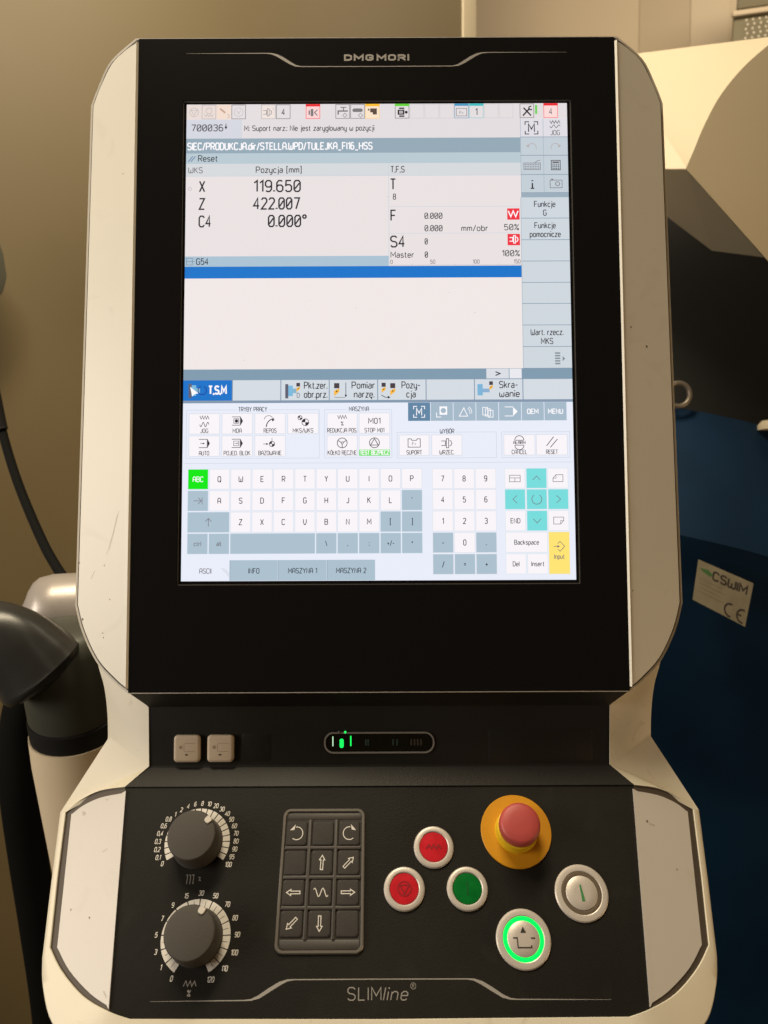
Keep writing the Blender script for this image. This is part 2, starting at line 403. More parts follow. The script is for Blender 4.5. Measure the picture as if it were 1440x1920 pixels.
# support arm that carries the panel
ar = empty('support_arm', at(146, 1372, .78)); z0 = ar.location
def ring_tube(name, dz0, dz1, r0, r1, m, ctr=(0, 0)):
    return tube(name, [(ctr[0], ctr[1], dz0), (ctr[0], ctr[1], dz0 + (dz1 - dz0) * .03), (ctr[0], ctr[1], dz1 - (dz1 - dz0) * .03), (ctr[0], ctr[1], dz1)], [r0 * .97, r0, r1, r1 * .97], m, ar, n=40)
ring_tube('post', -1.05, .004, .0475, .0475, POST)
ring_tube('collar', .0, .024, .0445, .0445, BLACKR)
tube('swivel_joint', [(0, 0, .024), (0, 0, .026), (0, 0, .10), (0, 0, .112), (0, 0, .118)], [.042, .043, .043, .038, .028], mat('joint_grey', (.060, .064, .052), .45, var=.1, bump=.2, scale=60), ar, n=40)
def lp(x, y, d): return at(x, y, d) - z0
el = spline([lp(-170, 1186, .70), lp(-60, 1182, .70), lp(-12, 1190, .702), lp(28, 1210, .706), lp(58, 1236, .711), lp(78, 1258, .715)], 6)
tube('elbow', el + [lp(86, 1266, .7165), lp(90, 1270, .717), lp(92, 1272, .7175)], [.028 + .014 * max(0, i - 6) / (len(el) - 7) for i in range(len(el))] + [.040, .034, .022], GREYD, ar, n=36)
cap = [lp(47, 1152, .815), lp(50, 1152, .815), lp(58, 1152, .817), lp(74, 1152, .82), lp(100, 1150, .825), lp(150, 1148, .835), lp(260, 1140, .85), lp(420, 1120, .87)]
tube('arm_head', cap, [.012, .024, .033, .039, .042, .043, .043, .043], SILVER, ar, n=36)
tag(ar, 'grey swivel support arm with black collar on a beige post left of the panel', 'support arm')

cb = tube('cable', spline([at(-60, 560, 1.0), at(-22, 690, 1.0), at(2, 800, 1.0), at(30, 895, .98), at(66, 985, .95), at(98, 1050, .92), at(135, 1100, .90), at(200, 1150, .90)], 8), .0058, mat('cable_black', (.004, .004, .004), .8, spec=.15), n=12)
tag(cb, 'thin black cable curving down the beige cover at left', 'cable')
cs = tube('cable_sleeve', spline([at(-60, 556, .998), at(-22, 690, .998), at(0, 792, .998), at(4, 806, .998)], 6), .0078, BLACKR, n=14)
cs.parent = cb
hs = tube('hose', spline([at(70, 1230, .88), at(44, 1320, .88), at(34, 1390, .88), at(36, 1480, .88), at(52, 1600, .89), at(74, 1740, .9), at(96, 1900, .91), at(110, 2100, .92), at(120, 2500, .94)], 8), .021, mat('hose_shadow_black', (.0045, .0045, .004), .9, spec=.08), n=18)  # matte black kept free of highlights so the band reads as shadow
tag(hs, 'thick hose hanging beside the beige post, its black dulled to read as shadow', 'hose')

# white machine hood beyond the panel's right edge
hd = empty('machine_hood', at(1400, 330, 1.05))
ridge = spline([(1500, 40), (1440, 85), (1392, 128), (1350, 180), (1320, 236), (1300, 284), (1286, 316)], 5)
n_ = len(ridge)
rd = [at(x, y, .98 - .10 * (1 - i / (n_ - 1)) * 0) for i, (x, y) in enumerate(ridge)]
back = [at(1130 + (1500 - 1130) * (1 - i / (n_ - 1)) ** 1.3, 108 - 48 * (1 - i / (n_ - 1)) ** 1.3 if i < n_ - 1 else 316, 1.12) for i in range(n_)]
# lit left face: from the far edge to the ridge
far = [at(1150 + 390 * (1 - i / (n_ - 1)), 106 - 49 * (1 - i / (n_ - 1)), 1.16) for i in range(n_)]
pn = (rd[-2] - rd[-1]).cross(far[-1] - rd[-1]); dr = at(1110, 317, 1) - CM.translation
low = CM.translation + dr * ((rd[-1] - CM.translation).dot(pn) / dr.dot(pn))
vs = rd + far + [low]; fs = [(i, i + 1, n_ + i + 1, n_ + i) for i in range(n_ - 1)] + [(n_ - 1, 2 * n_, 2 * n_ - 1)]
mesh('lit_side', [loc(hd, v) for v in vs], fs, CREAM, hd, smooth=60)
# shaded front face with the curved upper edge
fr = rd + [at(1470, 523, .98), at(1800, 870, 1.05), at(1900, 300, 1.15), at(1800, -150, 1.12)]
fr = [loc(hd, p) for p in fr]; k = len(fr); cen = sum(fr, Vector()) / k
bk = [p + (at(1350, 300, 1.3) - at(1350, 300, 1.0)) * .08 for p in fr]
mesh('shaded_side', fr + bk, [tuple(range(k)), tuple(range(2 * k - 1, k - 1, -1))] + [(i, (i + 1) % k, k + (i + 1) % k, k + i) for i in range(k)], CREAM, hd, smooth=20)
# underside
us = [at(1110, 317, 1.14), at(1287, 318, .983), at(1470, 525, .983), at(1460, 486, 1.15), at(1335, 470, 1.16), at(1253, 386, 1.16), at(1150, 330, 1.16)]
us = [loc(hd, p) for p in us]; k = len(us)
mesh('underside', us, [tuple(range(k))], CREAM, hd, smooth=20)
tag(hd, 'cream machine hood with a curved edge beyond the panel at upper right', 'machine hood')

# wall strips and the perforated grille, top right
def wd(x): return 1 / (.3846 + .0805 * (x - 700) / 1600) - .004     # just in front of the wall
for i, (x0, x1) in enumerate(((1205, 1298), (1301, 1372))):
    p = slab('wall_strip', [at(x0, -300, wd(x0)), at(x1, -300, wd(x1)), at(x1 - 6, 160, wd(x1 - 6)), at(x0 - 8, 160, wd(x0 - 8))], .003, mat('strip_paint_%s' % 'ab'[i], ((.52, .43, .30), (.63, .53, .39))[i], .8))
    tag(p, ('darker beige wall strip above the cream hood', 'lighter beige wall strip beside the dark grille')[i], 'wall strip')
gr = empty('vent_grille', at(1420, 60, 2.1))
def gp(u, v, d=0): # u right, v down from the grille's top left corner, in pixels of the photo
    return at(1376 + u - .06 * v, 0 + v - .14 * u, 2.1 - d)
GR = mat('grille_dark', (.17, .145, .08), .6, var=.1, scale=20)
slab('lower_screen', [loc(gr, gp(u, v)) for u, v in ((2, 32), (190, 32), (190, 150), (2, 150))], .01, GR, gr, bevel=.003)
slab('upper_screen', [loc(gr, gp(u, v)) for u, v in ((8, -130), (190, -130), (190, 18), (8, 18))], .01, GR, gr, bevel=.003)
slab('cross_bar', [loc(gr, gp(u, v, .012)) for u, v in ((0, 20), (190, 20), (190, 30), (0, 30))], .012, WALLM, gr, bevel=.002)
vs, fs = [], []
for r in range(9):
    for q in range(13):
        u, v = 26 + q * 12.5 + (r % 2) * 3, 41 + r * 8.5
        b0 = len(vs)
        for k in range(8): vs.append(loc(gr, gp(u + 1.7 * math.cos(k * math.pi / 4), v + 1.9 * math.sin(k * math.pi / 4), .0125)))
        fs.append(tuple(range(b0, b0 + 8)))
h = mesh('perforation', vs, fs, mat('bright_hole', (.80, .74, .60), .6), gr); tag(h, kind='stuff')
tag(gr, 'dark perforated grille with pale holes in the top right corner', 'grille')

# machine body with shadow put into its colour, and blue tank at right
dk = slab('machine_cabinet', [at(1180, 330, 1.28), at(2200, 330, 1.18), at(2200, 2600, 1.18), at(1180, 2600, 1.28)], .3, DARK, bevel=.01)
tag(dk, 'machine cabinet with shadow put into its dark colour, behind the blue tank at right', 'machine cabinet')
tk = empty('blue_tank', at(1400, 1500, 1.1))
top = [at(1180, 752, 1.14), at(1262, 763, 1.12), at(1330, 775, 1.11), at(1400, 790, 1.105), at(1445, 803, 1.10), at(1700, 880, 1.08)]
mid = [at(1180, 985, 1.02), at(1262, 1000, 1.0), at(1330, 1015, .99), at(1400, 1032, .985), at(1445, 1045, .98), at(1700, 1120, .96)]
bot = [p + Vector((0, 0, -1.0)) for p in mid]
vs = [loc(tk, p) for p in top + mid + bot]
fs = [(i, i + 1, 7 + i, 6 + i) for i in range(5)] + [(6 + i, 7 + i, 13 + i, 12 + i) for i in range(5)]
mesh('tank_body', vs, fs, BLUE, tk, smooth=40)
# lifting eye
ec = loc(tk, at(1272, 740, 1.10)); ex = (at(1300, 740, 1.10) - at(1272, 740, 1.10)); ey = (at(1272, 714, 1.10) - at(1272, 740, 1.10)).normalized() * ex.length
tube('lifting_eye', [ec + ex * .78 * math.cos(2 * math.pi * i / 28) + ey * .78 * math.sin(2 * math.pi * i / 28) for i in range(29)], .0036, mat('eye_steel', (.22, .19, .155), .4, metal=.4), tk, n=12, caps=False)
# small pale fitting on the far right of the tank
tube('filler_cap', [loc(tk, at(1452, 806, 1.09)), loc(tk, at(1452, 797, 1.09)), loc(tk, at(1452, 789, 1.09))], [.022, .022, .017], CREAM, tk, n=24)
# sticker
A, Bq, Cq, D = at(1308, 1049, .985), at(1411, 1094, .972), at(1395, 1175, .968), at(1297, 1124, .981)
nrm = (Bq - A).cross(D - A).normalized(); 
if nrm.dot(CM.translation - A) < 0: nrm = -nrm
def FS(u, v, h=0):   # u 0..100 right, v 0..70 up
    s, t_ = u / 100, 1 - v / 70
    return loc(tk, (A * (1 - s) + Bq * s) * (1 - t_) + (D * (1 - s) + Cq * s) * t_ + nrm * (.004 + h * .00005))
stk = Sheet(FS, h0=0, step=2)
PAPER = mat('sticker_paper', (.23, .205, .145), .5, var=.12, scale=400); INK = mat('sticker_ink', (.03, .02, .02), .6); GRN = mat('sticker_green', (.05, .14, .04), .6)
stk.poly([(0, 0), (100, 0), (100, 70), (0, 70)], PAPER, 1)
stk.poly([(4, 57), (20, 60), (30, 54), (24, 50), (12, 53)], GRN, 2)
stk.text('CSWIM', 30, 48, 13, INK, 2, 'l', width=64, bold=.03)
stk.arc(69, 13, 10, 3, INK, 2, 75, 285, 14).arc(92, 13, 10, 3, INK, 2, 75, 285, 14).line([(83, 13), (90, 13)], 2.6, INK, 2)
for i in range(4): stk.line([(6, 40 - 7 * i), (50 + 6 * (i % 2), 40 - 7 * i)], .9, mat('sticker_fine', (.17, .15, .09), .6), 2)
stk.build('sticker', tk)
tag(tk, 'dark blue tank with a lifting eye and a tilted paper sticker at right', 'tank')

# ------------------------------------------------------------------ the control panel: housing
CP = bpy.data.objects.new('control_panel', None); C.objects.link(CP); CP.empty_display_size = .1; CP.matrix_world = PANEL
tag(CP, 'white framed machine control panel with a lit touch screen, knobs and push buttons', 'control panel')
TT = math.tan(R(18))
# head shell outline (right half, top to bottom), millimetres
rim = spline([(191.9, 243.5, .2), (214.6, 229.2, -7.1), (226.1, 209.3, -10.9), (231.9, 195.9, -12.8)], 6)
rim = rim + spline([(237.0, -206.8, -14.4), (230.5, -227.1, -12.3), (217.2, -250.0, -8.0), (200.2, -265.4, -2.5), (189.0, -272.6, 1.0)], 5)
n = len(rim)
def inset(pts, d):    # move a half outline inwards
    out = []
    for i, p in enumerate(pts):
        a = pts[max(0, i - 1)]; b = pts[min(len(pts) - 1, i + 1)]; dx, dy = b[0] - a[0], b[1] - a[1]; l = math.hypot(dx, dy)
        out.append((p[0] + dy / l * d, p[1] - dx / l * d, p[2]) if True else p)
    return out
def loop_of(half): return [tuple(p) for p in half] + [(-p[0], p[1], p[2]) for p in reversed(half)]
r_in = [(x, y, z - .9) for x, y, z in inset(rim, 1.9)]
r_fr = [(x, y, z - .1) for x, y, z in inset(rim, .5)]
r_mid = [(x, y, z - 1.2) for x, y, z in rim]
r_bk = [(x, y, -34) for x, y, z in inset(rim, 3)]
r_end = [(x, y, -46) for x, y, z in inset(rim, 16)]
loops = [loop_of(r_in), loop_of([(x, y, z + .6) for x, y, z in r_in]), loop_of(r_fr), loop_of(r_mid), loop_of(r_bk), loop_of(r_end)]
vs = [Vector(p) * MM for lo in loops for p in lo]; m = 2 * n; fs = []
for j in range(5):
    for i in range(m): fs.append((j * m + i, j * m + (i + 1) % m, (j + 1) * m + (i + 1) % m, (j + 1) * m + i))
fs.append(tuple(5 * m + i for i in range(m)))
# recessed floor behind the wings: strips between mirrored points
for i in range(n - 1): fs.append((i, i + 1, m - 2 - i, m - 1 - i))
hsell = mesh('head_shell', vs, fs, WHITE, CP, smooth=32)
# black inner tray seen as a hair-line gap around the wings
tray = inset(rim, 2.0); vs = [Vector((x, y, z - .5)) * MM for x, y, z in tray]; k = len(tray)
for sgn, nm in ((1, 'gap'), (-1, 'gap')):
    inner = [(188.0, y, 1.0) for x, y, z in tray]
    vv = [Vector((sgn * p[0], p[1], p[2] - .5)) * MM for p in tray + inner]
    mesh('panel_seal', vv, [(i, i + 1, k + i + 1, k + i) for i in range(k - 1)], DARKLINE, CP, smooth=60)
# wings
def thick(name, top, m, parent, d=1.6, smooth=25, bev=.25):
    """plate from an outline in 3-D (mm), with a small bevel, d thick"""
    k = len(top); cx = sum(p[0] for p in top) / k; cy = sum(p[1] for p in top) / k
    vs = [Vector(p) * MM for p in top] + [Vector((p[0], p[1], p[2] - d)) * MM for p in top]
    me_f = [tuple(range(k)), tuple(range(2 * k - 1, k - 1, -1))] + [(i, (i + 1) % k, k + (i + 1) % k, k + i) for i in range(k)]
    return mesh(name, vs, me_f, m, parent, smooth)
w_arc1 = spline([(189.2, 238.5), (200.3, 233.9), (212.3, 225.3), (222.3, 208.2), (228.5, 193.8)], 4)
w_arc2 = spline([(233.3, -206.1), (226.9, -225.9), (214.3, -247.7), (198.1, -262.3), (189.2, -268.4)], 4)
wing = [(x, y, 2.5 - (x - 189.2) * TT) for x, y in w_arc1 + w_arc2]
def wing_plate(sg):
    k = len(wing); top = [(190.4, y, 2.9) if x < 189.5 else (x, y, z) for x, y, z in wing]
    vs = [Vector((sg * x, y, z)) * MM for x, y, z in top] + [Vector((sg * x, y, z - 1.8)) * MM for x, y, z in top]
    vs[k:] = [Vector((sg * 188.9, v.y / MM, 1.3)) * MM if abs(v.x) < .1905 else v for v in vs[k:]]
    return mesh('side_panel', vs, [tuple(range(k)), tuple(range(2 * k - 1, k - 1, -1))] + [(i, (i + 1) % k, k + (i + 1) % k, k + i) for i in range(k)], WING, CP, 20)
w1 = wing_plate(-1); w1['label'] = 'bright left side panel beside the screen'
w2 = wing_plate(1); w2['label'] = 'shaded right side panel beside the screen'

# black front glass with the screen opening
def quadframe(x0, y0, x1, y1, X0, Y0, X1, Y1, z, zb):
    o = [(X0, Y0), (X1, Y0), (X1, Y1), (X0, Y1)]; i_ = [(x0, y0), (x1, y0), (x1, y1), (x0, y1)]
    vs = [Vector((x, y, z)) * MM for x, y in o + i_] + [Vector((x, y, zb)) * MM for x, y in i_] + [Vector((x, y, zb)) * MM for x, y in o]
    fs = []
    for k in range(4):
        q = (k + 1) % 4; fs += [(k, q, 4 + q, 4 + k), (4 + k, 4 + q, 8 + q, 8 + k), (k, q, 12 + q, 12 + k)]
    return vs, fs
vs, fs = quadframe(-153.4, -191.4, 153.6, 190.6, -188.9, -271.6, 188.9, 241.6, 1.5, -.6)
glass = mesh('screen_bezel', vs, fs, GLASS, CP, smooth=20)
vs, fs = quadframe(-152.6, -190.6, 152.9, 189.8, -153.3, -191.3, 153.5, 190.5, .75, -.6)
mesh('bezel_edge', vs, fs, GREYL, glass, smooth=20)
bs = Sheet(FU, h0=-.5, step=.1).rect(-153.4, -191.4, 153.6, 190.6, GLASS, 1); bs.build('screen_backing', glass)
# printed trim and maker's lettering
sh = Sheet(FU, h0=1.5, step=.08)
prof = [(-151, 229.2, .12), (-120, 229.2, .35), (-88, 229.2, .6), (-83.5, 228.9, 1.0), (-79, 227.4, 1.9), (-74, 224.6, 2.3), (-69, 221.3, 2.2), (-64.5, 218.9, 1.3), (-60, 218.1, .65), (0, 218, .55)]
prof = prof + [(-x, y, w) for x, y, w in reversed(prof[:-1])]
sh.line([(x, y) for x, y, w in prof], [w for x, y, w in prof], PRINT, 1); sh.build('trim_line', glass)
sh = Sheet(FU, h0=1.5, step=.08)
sh.text('DMG', -25.2, 223.4, 3.9, PRINT, 1, 'l', width=23.4, lw=.36, gap=4.0, caps=True); sh.text('MORI', .7, 223.4, 3.9, PRINT, 1, 'l', width=25.8, lw=.36, gap=4.0, caps=True)
sh.build('lettering', glass)

# neck: white shoulders, black recess
def back_to(x, y):   # the shoulders fall back outwards from the black recess
    z = -14.
    for _ in range(20): k = (588 - z) / 602; z = -14 - max(0, x * k - 177) * .42
    return (x * k, -173 + (y + 173) * k, z)
P2 = (177, -330, -14); P1 = back_to(209, -309)
gap = [(192.0, .0, -.1), (212.4, -.8, -6.7), (228.6, -6.6, -12.2), (238.1, -14.1, -15.6)]
gapL = spline(gap, 5)
gap2 = spline([(227.4, -104.2, -15.7), (214.8, -118.4, -12.2), (195.1, -133.3, -6.4), (174.5, -142.2, -.1), (160.3, -146.3, 0.)], 5) + [(0., -147., 0.)]
shl = [(243.2, -13.6, -16.7)]
shl2 = spline([(232.0, -110.2, -16.9), (227.0, -126.8, -16.0), (214.5, -147.4, -12.8), (191.9, -160.9, -5.9), (164.9, -169.0, .5)], 5) + [(0., -171., .5)]
LV = lambda p, dh=0: FL(p[0], p[1], p[2] + dh)
outA = spline([(219, -236), (217.8, -252), (212.6, -270), (209.8, -290), (209, -309)], 4)
for sg in (1, -1):
    X = lambda v: Vector((sg * v[0], v[1], v[2]))
    vs = []; fs = []
    def add(*pts):
        i = len(vs); vs.extend(X(p) for p in pts); fs.append(tuple(range(i, i + len(pts))))
    A_in = [(189, -236), (189, -273.6), (178, -285.5), (177, -330)]
    front = [Vector(back_to(x, y)) * MM for x, y in A_in] + [Vector(back_to(x, y)) * MM for x, y in reversed(outA)]
    add(*front)
    p2 = Vector(P2) * MM; p1 = Vector(P1) * MM
    g = [LV(p, 1.2) for p in gapL]; p5 = LV(shl[0])
    for i in range(len(g) - 1): add(p2, g[i], g[i + 1])
    add(p2, g[-1], p5, p1)
    # walls going back
    bk = lambda v, z=-62: Vector((v[0] * .97, v[1], min(v[2], z * MM)))
    chain = [Vector(back_to(x, y)) * MM for x, y in outA] + [p5]
    for a, b in zip(chain, chain[1:]): add(a, b, bk(b), bk(a))
    inn = [Vector(back_to(x, y)) * MM for x, y in A_in] + [g[0]]
    for a, b in zip(inn, inn[1:]): add(a, b, b + Vector((0, -.001, -.004)), a + Vector((0, 0, -.004)))
    for a, b in zip(g, g[1:]): add(a, b, b + FL(0, 0, -4) - FL(0, 0, 0), a + FL(0, 0, -4) - FL(0, 0, 0))
    o = mesh('neck_shoulder', vs, fs, SHELLW, CP, smooth=34)
vs = [Vector(p) * MM for p in ((-189, -271.6, .6), (189, -271.6, .6), (178, -285.2, -15), (-178, -285.2, -15), (-177, -329.6, -15), (177, -329.6, -15), (178, -331.2, -14.4), (-178, -331.2, -14.4), (192, -342.4, -3.6), (-192, -342.4, -3.6), (192, -343.0, -9), (-192, -343, -9))]
neck = mesh('neck_panel', vs, [(0, 1, 2, 3), (3, 2, 5, 4), (4, 5, 6, 7), (7, 6, 8, 9), (9, 8, 10, 11)], NECK, CP, smooth=15)
# back of the neck
vs = [Vector(p) * MM for p in ((-205, -225, -60), (205, -225, -60), (205, -350, -64), (-205, -350, -64))]
mesh('neck_back', vs, [(0, 1, 2, 3)], WHITE, CP)

# base shell round the operating plate
gp_in = [gap[-1], (233.1, -60.5, -15.8)] + gap2; so = [shl[0], (237.9, -61.9, -17.0)] + shl2
k = len(gp_in); assert k == len(so)
def half(pts, fn): return [fn(p) for p in pts] + [Vector((-v.x, v.y, v.z)) for v in [fn(p) for p in reversed(pts)][1:]]
def outw(p, d, dh):
    l = math.hypot(p[0], p[1] + 60); return (p[0] + p[0] / l * d, p[1] + (p[1] + 60) / l * d, p[2] + dh)
rings = [half(gp_in, lambda p: LV(p, -2.5)), half(gp_in, lambda p: LV(p, .9)), half(gp_in, lambda p: LV(outw(p, .5, 0), 1.3)),
         half([tuple(a * .45 + b * .55 for a, b in zip(p, q)) for p, q in zip(gp_in, so)], lambda p: LV(p, 1.2)),
         half(so, lambda p: LV(p, 0)), half(so, lambda p: LV(outw(p, 1.0, -2.2))), half(so, lambda p: LV(outw(p, 1.2, -6))),
         half(so, lambda p: LV(outw(p, -4, -44))), half(so, lambda p: LV(outw(p, -22, -56)))]
m = len(rings[0]); vs = [v for r in rings for v in r]; fs = []
for j in range(len(rings) - 1):
    for i in range(m - 1): fs.append((j * m + i, j * m + i + 1, (j + 1) * m + i + 1, (j + 1) * m + i))
fs.append(tuple((len(rings) - 1) * m + i for i in range(m)))
mesh('base_shell', vs, fs, SHELLW, CP, smooth=40)

# black operating plate (folded under the wings) and its wings
full = gapL + [(233.1, -60.5, -15.8)] + gap2
def xe(s): return 191.5 + (s + 2.5) * (191.5 - 174.5) / 138.5
vs = []; fs = []
right = [FL(*p) for p in full if p[1] > -142.3 or p[0] > 174]
right = [FL(x, s, h) for x, s, h in full[:-7]]
edge_t = FL(191.9, -.6, 0); edge_b = FL(174.5, -142.2, 0)
plate_c = [(191.9, .9)] + [(p[0], p[1]) for p in full if p[0] <= 174.6] 
plate_c = plate_c + [(-x, s) for x, s in reversed(plate_c) if abs(x) > 1e-3]
op = stack('operating_plate', FL, [(plate_c, -3), (plate_c, 0)], PLATE, CP, smooth=20)
fold = [(191.9, .9, -.05)] + [p for p in full if p[0] > 174.4]
for sg in (1, -1):
    mesh('plate_seal', [FL(sg * x, s, h - .1) for x, s, h in fold], [tuple(range(len(fold)))], mat('seal_brown', (.075, .058, .044), .6), CP)
lw1 = spline([(190.5, -3.0, 1.6), (210.7, -4.7, -4.7), (225.3, -9.4, -9.7), (234.6, -15.8, -12.9)], 4)
lw2 = spline([(223.5, -104.5, -12.9), (210.2, -119.2, -9.1), (191.1, -133.1, -3.5), (174.9, -141.1, 1.5)], 4)
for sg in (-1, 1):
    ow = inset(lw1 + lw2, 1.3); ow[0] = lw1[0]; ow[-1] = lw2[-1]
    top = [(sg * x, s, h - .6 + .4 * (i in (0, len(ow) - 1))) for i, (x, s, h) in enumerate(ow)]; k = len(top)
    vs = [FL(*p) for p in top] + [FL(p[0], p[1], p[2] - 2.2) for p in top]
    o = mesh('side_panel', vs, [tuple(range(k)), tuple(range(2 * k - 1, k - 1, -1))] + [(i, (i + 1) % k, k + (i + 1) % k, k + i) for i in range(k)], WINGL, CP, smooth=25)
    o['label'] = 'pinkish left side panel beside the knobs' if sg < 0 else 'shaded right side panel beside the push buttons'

# wear on the wings: knocks, scuffs and a long scratch
def FWU(x, y, h=0): return Vector((x, y, 2.5 - (abs(x) - 189.2) * TT + h)) * MM
def FWL(x, s, h=0): return FL(x, s, 1.0 - (abs(x) - xe(s)) * TT + h)
SC1 = mat('scuff_dark', (.16, .125, .085), .7); SC2 = mat('scuff_light', (.48, .44, .37), .6)
def marks(frame, dots, lines, parent):
    s = Sheet(frame, h0=.02, step=.02)
    for x, y, r in dots:
        s.poly([(x + r * random.uniform(.6, 1.2) * math.cos(k * .9), y + r * random.uniform(.7, 1.5) * math.sin(k * .9)) for k in range(7)], SC1, 1)
    for pts, w in lines: s.line(pts, w, SC2, 1)
    o = s.build('scuff_mark', parent); o['kind'] = 'stuff'
marks(FWU, [(-229, -217.3, 1.1), (-211, -227.5, .5), (-210.4, -230.7, .6), (-205.5, -201.8, .45), (-210.7, -175.8, .5), (-200.5, 132.5, .5), (-233.0, -173.7, .8)], [([(-209, -167.5), (-208, -165), (-203.8, -151.3), (-200.3, -137)], .25), ([(-206.8, -164), (-202.6, -149), (-199.0, -134)], .2), ([(-222, -186), (-220, -182), (-219, -180)], .4)], w1)
marks(FWU, [(196.9, 7.5, .7), (210.5, -6.9, 1.0), (192.9, -196.4, .6)], [], w2)
lws = [o for o in CP.children if o.get('label', '').endswith(('the knobs', 'the push buttons'))]
marks(FWL, [(-217.4, -81.3, .5), (-201.4, -87.1, .5)], [([(-206.5, -7), (-205, -8.4), (-203.6, -7.4)], .5), ([(-224, -16), (-222.5, -15.2), (-221.3, -16.6), (-223, -17.6)], .5), ([(-200.5, -44.9), (-197.6, -42.7), (-194.2, -46.5), (-196.2, -49.2)], .3), ([(-181, -131), (-177.9, -134.6)], .3)], lws[0])
marks(FWL, [(197.5, -25.9, .9), (214.3, -57.3, .5)], [([(199, -27), (203, -28.2)], 1.0)], lws[1])

# ------------------------------------------------------------------ what the screen shows (display pixels, 1024 x 1280)
def UI(u, v): return ((u / 1024 - .5) * 301.06, (.5 - v / 1280) * 376.32)
def S(h=.0): return Sheet(FU, UI, h0=h)
BG = E(228, 221, 220, True); K = E(40, 38, 46); K2 = E(112, 108, 114); K3 = E(178, 172, 174); WT = E(246, 243, 246)
KEYW = E(241, 237, 241, True); KEYB = E(166, 186, 200, True); PADBG = E(226, 230, 242, True); LINE = E(196, 204, 216); SOFT = E(206, 213, 220, True)
BORD = E(122, 143, 162); BLUEE = E(20, 112, 196, True)
disp = S(-.2).rect(0, 0, 1024, 1280, BG, 1).build('display_screen', CP)
def fld(name, x0, y0, x1, y1, m, fn=None):
    s = S().rect(x0, y0, x1, y1, m, 1)
    if fn: fn(s)
    return s.build(name, disp)
T = .86
def zig(s, x, y, w, h, n, lw, m, l=2): s.line([(x + w * i / n, y + (h if i % 2 else 0)) for i in range(n + 1)], lw, m, l)
def wav(s, x, y, w, h, n, lw, m, l=2, k=10):
    s.line([(x + w * i / (n * k), y + h / 2 + h / 2 * math.sin(math.pi * i / k)) for i in range(n * k + 1)], lw, m, l)
def arrow(s, x0, y0, x1, y1, lw, hd, m, l=2):
    a = math.atan2(y1 - y0, x1 - x0); cx, cy = x1 - hd * math.cos(a), y1 - hd * math.sin(a)
    s.line([(x0, y0), (cx, cy)], lw, m, l); w = hd * .5
    s.poly([(x1, y1), (cx - w * math.sin(a), cy + w * math.cos(a)), (cx + w * math.sin(a), cy - w * math.cos(a))], m, l)
# status strip: 26 cells
STRIP = E(221, 215, 217, True)
fld('status_bar', 0, 0, 1024, 42, STRIP)
def cell(i, w=1, face=None, top=None, border=None, fn=None):
    x0 = 40 * i; x1 = min(1024, x0 + 40 * w); s = S(.06).rect(x0 + .5, 1, x1 - .5, 41.5, face or STRIP, 1)
    if border: s.box(x0 + 1.5, 2, x1 - 1.5, 40.5, 1.6, border, 2)
    if top: s.rect(x0 + .5, 0.5, x1 - .5, 7, top, 3)
    if fn: fn(s, (x0 + x1) / 2, 22)
    s.build('status_icon', disp)
PE = E(226, 212, 206); GR = E(120, 116, 118); RED = E(232, 40, 48); YE = E(247, 186, 40); GN = E(96, 205, 50); TQ = E(60, 185, 190); BU = E(70, 150, 190)
cell(0, face=PE, fn=lambda s, x, y: (s.arc(x, y, 12, 1.4, K3, 3), s.line([(x - 8, y - 6), (x + 8, y - 6), (x, y + 8)], 1.4, K3, 3, True)))
cell(1, face=PE, border=K3, fn=lambda s, x, y: (s.arc(x, y - 4, 8, 1.4, K3, 3), zig(s, x - 12, y + 6, 24, 6, 6, 1.4, K3, 3)))
cell(2, face=E(236, 214, 200), fn=lambda s, x, y: (s.line([(x - 10, y - 10), (x + 4, y + 2)], 5, E(190, 160, 145), 3), s.text('3', x + 12, y + 16, 10, K3, 3)))
cell(3, border=GR, fn=lambda s, x, y: (s.arc(x, y, 12, 1.2, K3, 3), s.line([(x - 5, y - 5), (x, y + 5), (x + 5, y - 5)], 1.2, K3, 3)))
def spind(s, x, y, m=GR, k=1., lw=1.5):
    s.line([(x - 12 * k, y - 5 * k), (x - 3 * k, y - 5 * k), (x - 3 * k, y + 5 * k), (x - 12 * k, y + 5 * k)], lw, m, 3)
    s.box(x - 1 * k, y - 10 * k, x + 4 * k, y + 10 * k, lw, m, 3); s.line([(x + 6 * k, y - 6 * k), (x + 9 * k, y - 5 * k), (x + 11 * k, y), (x + 9 * k, y + 5 * k), (x + 6 * k, y + 6 * k)], lw, m, 3)
cell(5, face=E(232, 220, 214), border=K3, fn=lambda s, x, y: (spind(s, x - 2, y + 1), s.text('S', x + 13, y - 6, 6, K3, 3)))
cell(6, border=GR, fn=lambda s, x, y: s.text('4', x, y + 8, 16, K, 3, xs=T))
cell(8, face=E(244, 206, 206), top=RED, border=E(240, 80, 84), fn=lambda s, x, y: (s.rect(x - 12, y - 4, x - 8, y + 8, GR, 3), s.rect(x - 6, y - 8, x + 1, y + 12, GR, 3), s.poly([(x + 2, y + 2), (x + 12, y - 8), (x + 12, y - 4), (x + 6, y + 2), (x + 12, y + 8), (x + 12, y + 12)], GR, 3)))
cell(10, border=GR, fn=lambda s, x, y: (s.line([(x - 12, y + 8), (x - 12, y - 2), (x + 14, y - 2)], 4, GR, 3), s.line([(x + 2, y - 12), (x + 2, y - 3)], 2.6, GR, 3), s.line([(x - 6, y - 12), (x + 10, y - 12)], 2.6, GR, 4), s.line([(x + 6, y + 4), (x + 12, y + 10), (x + 6, y + 16), (x, y + 10)], 1.4, GR, 3, True)))
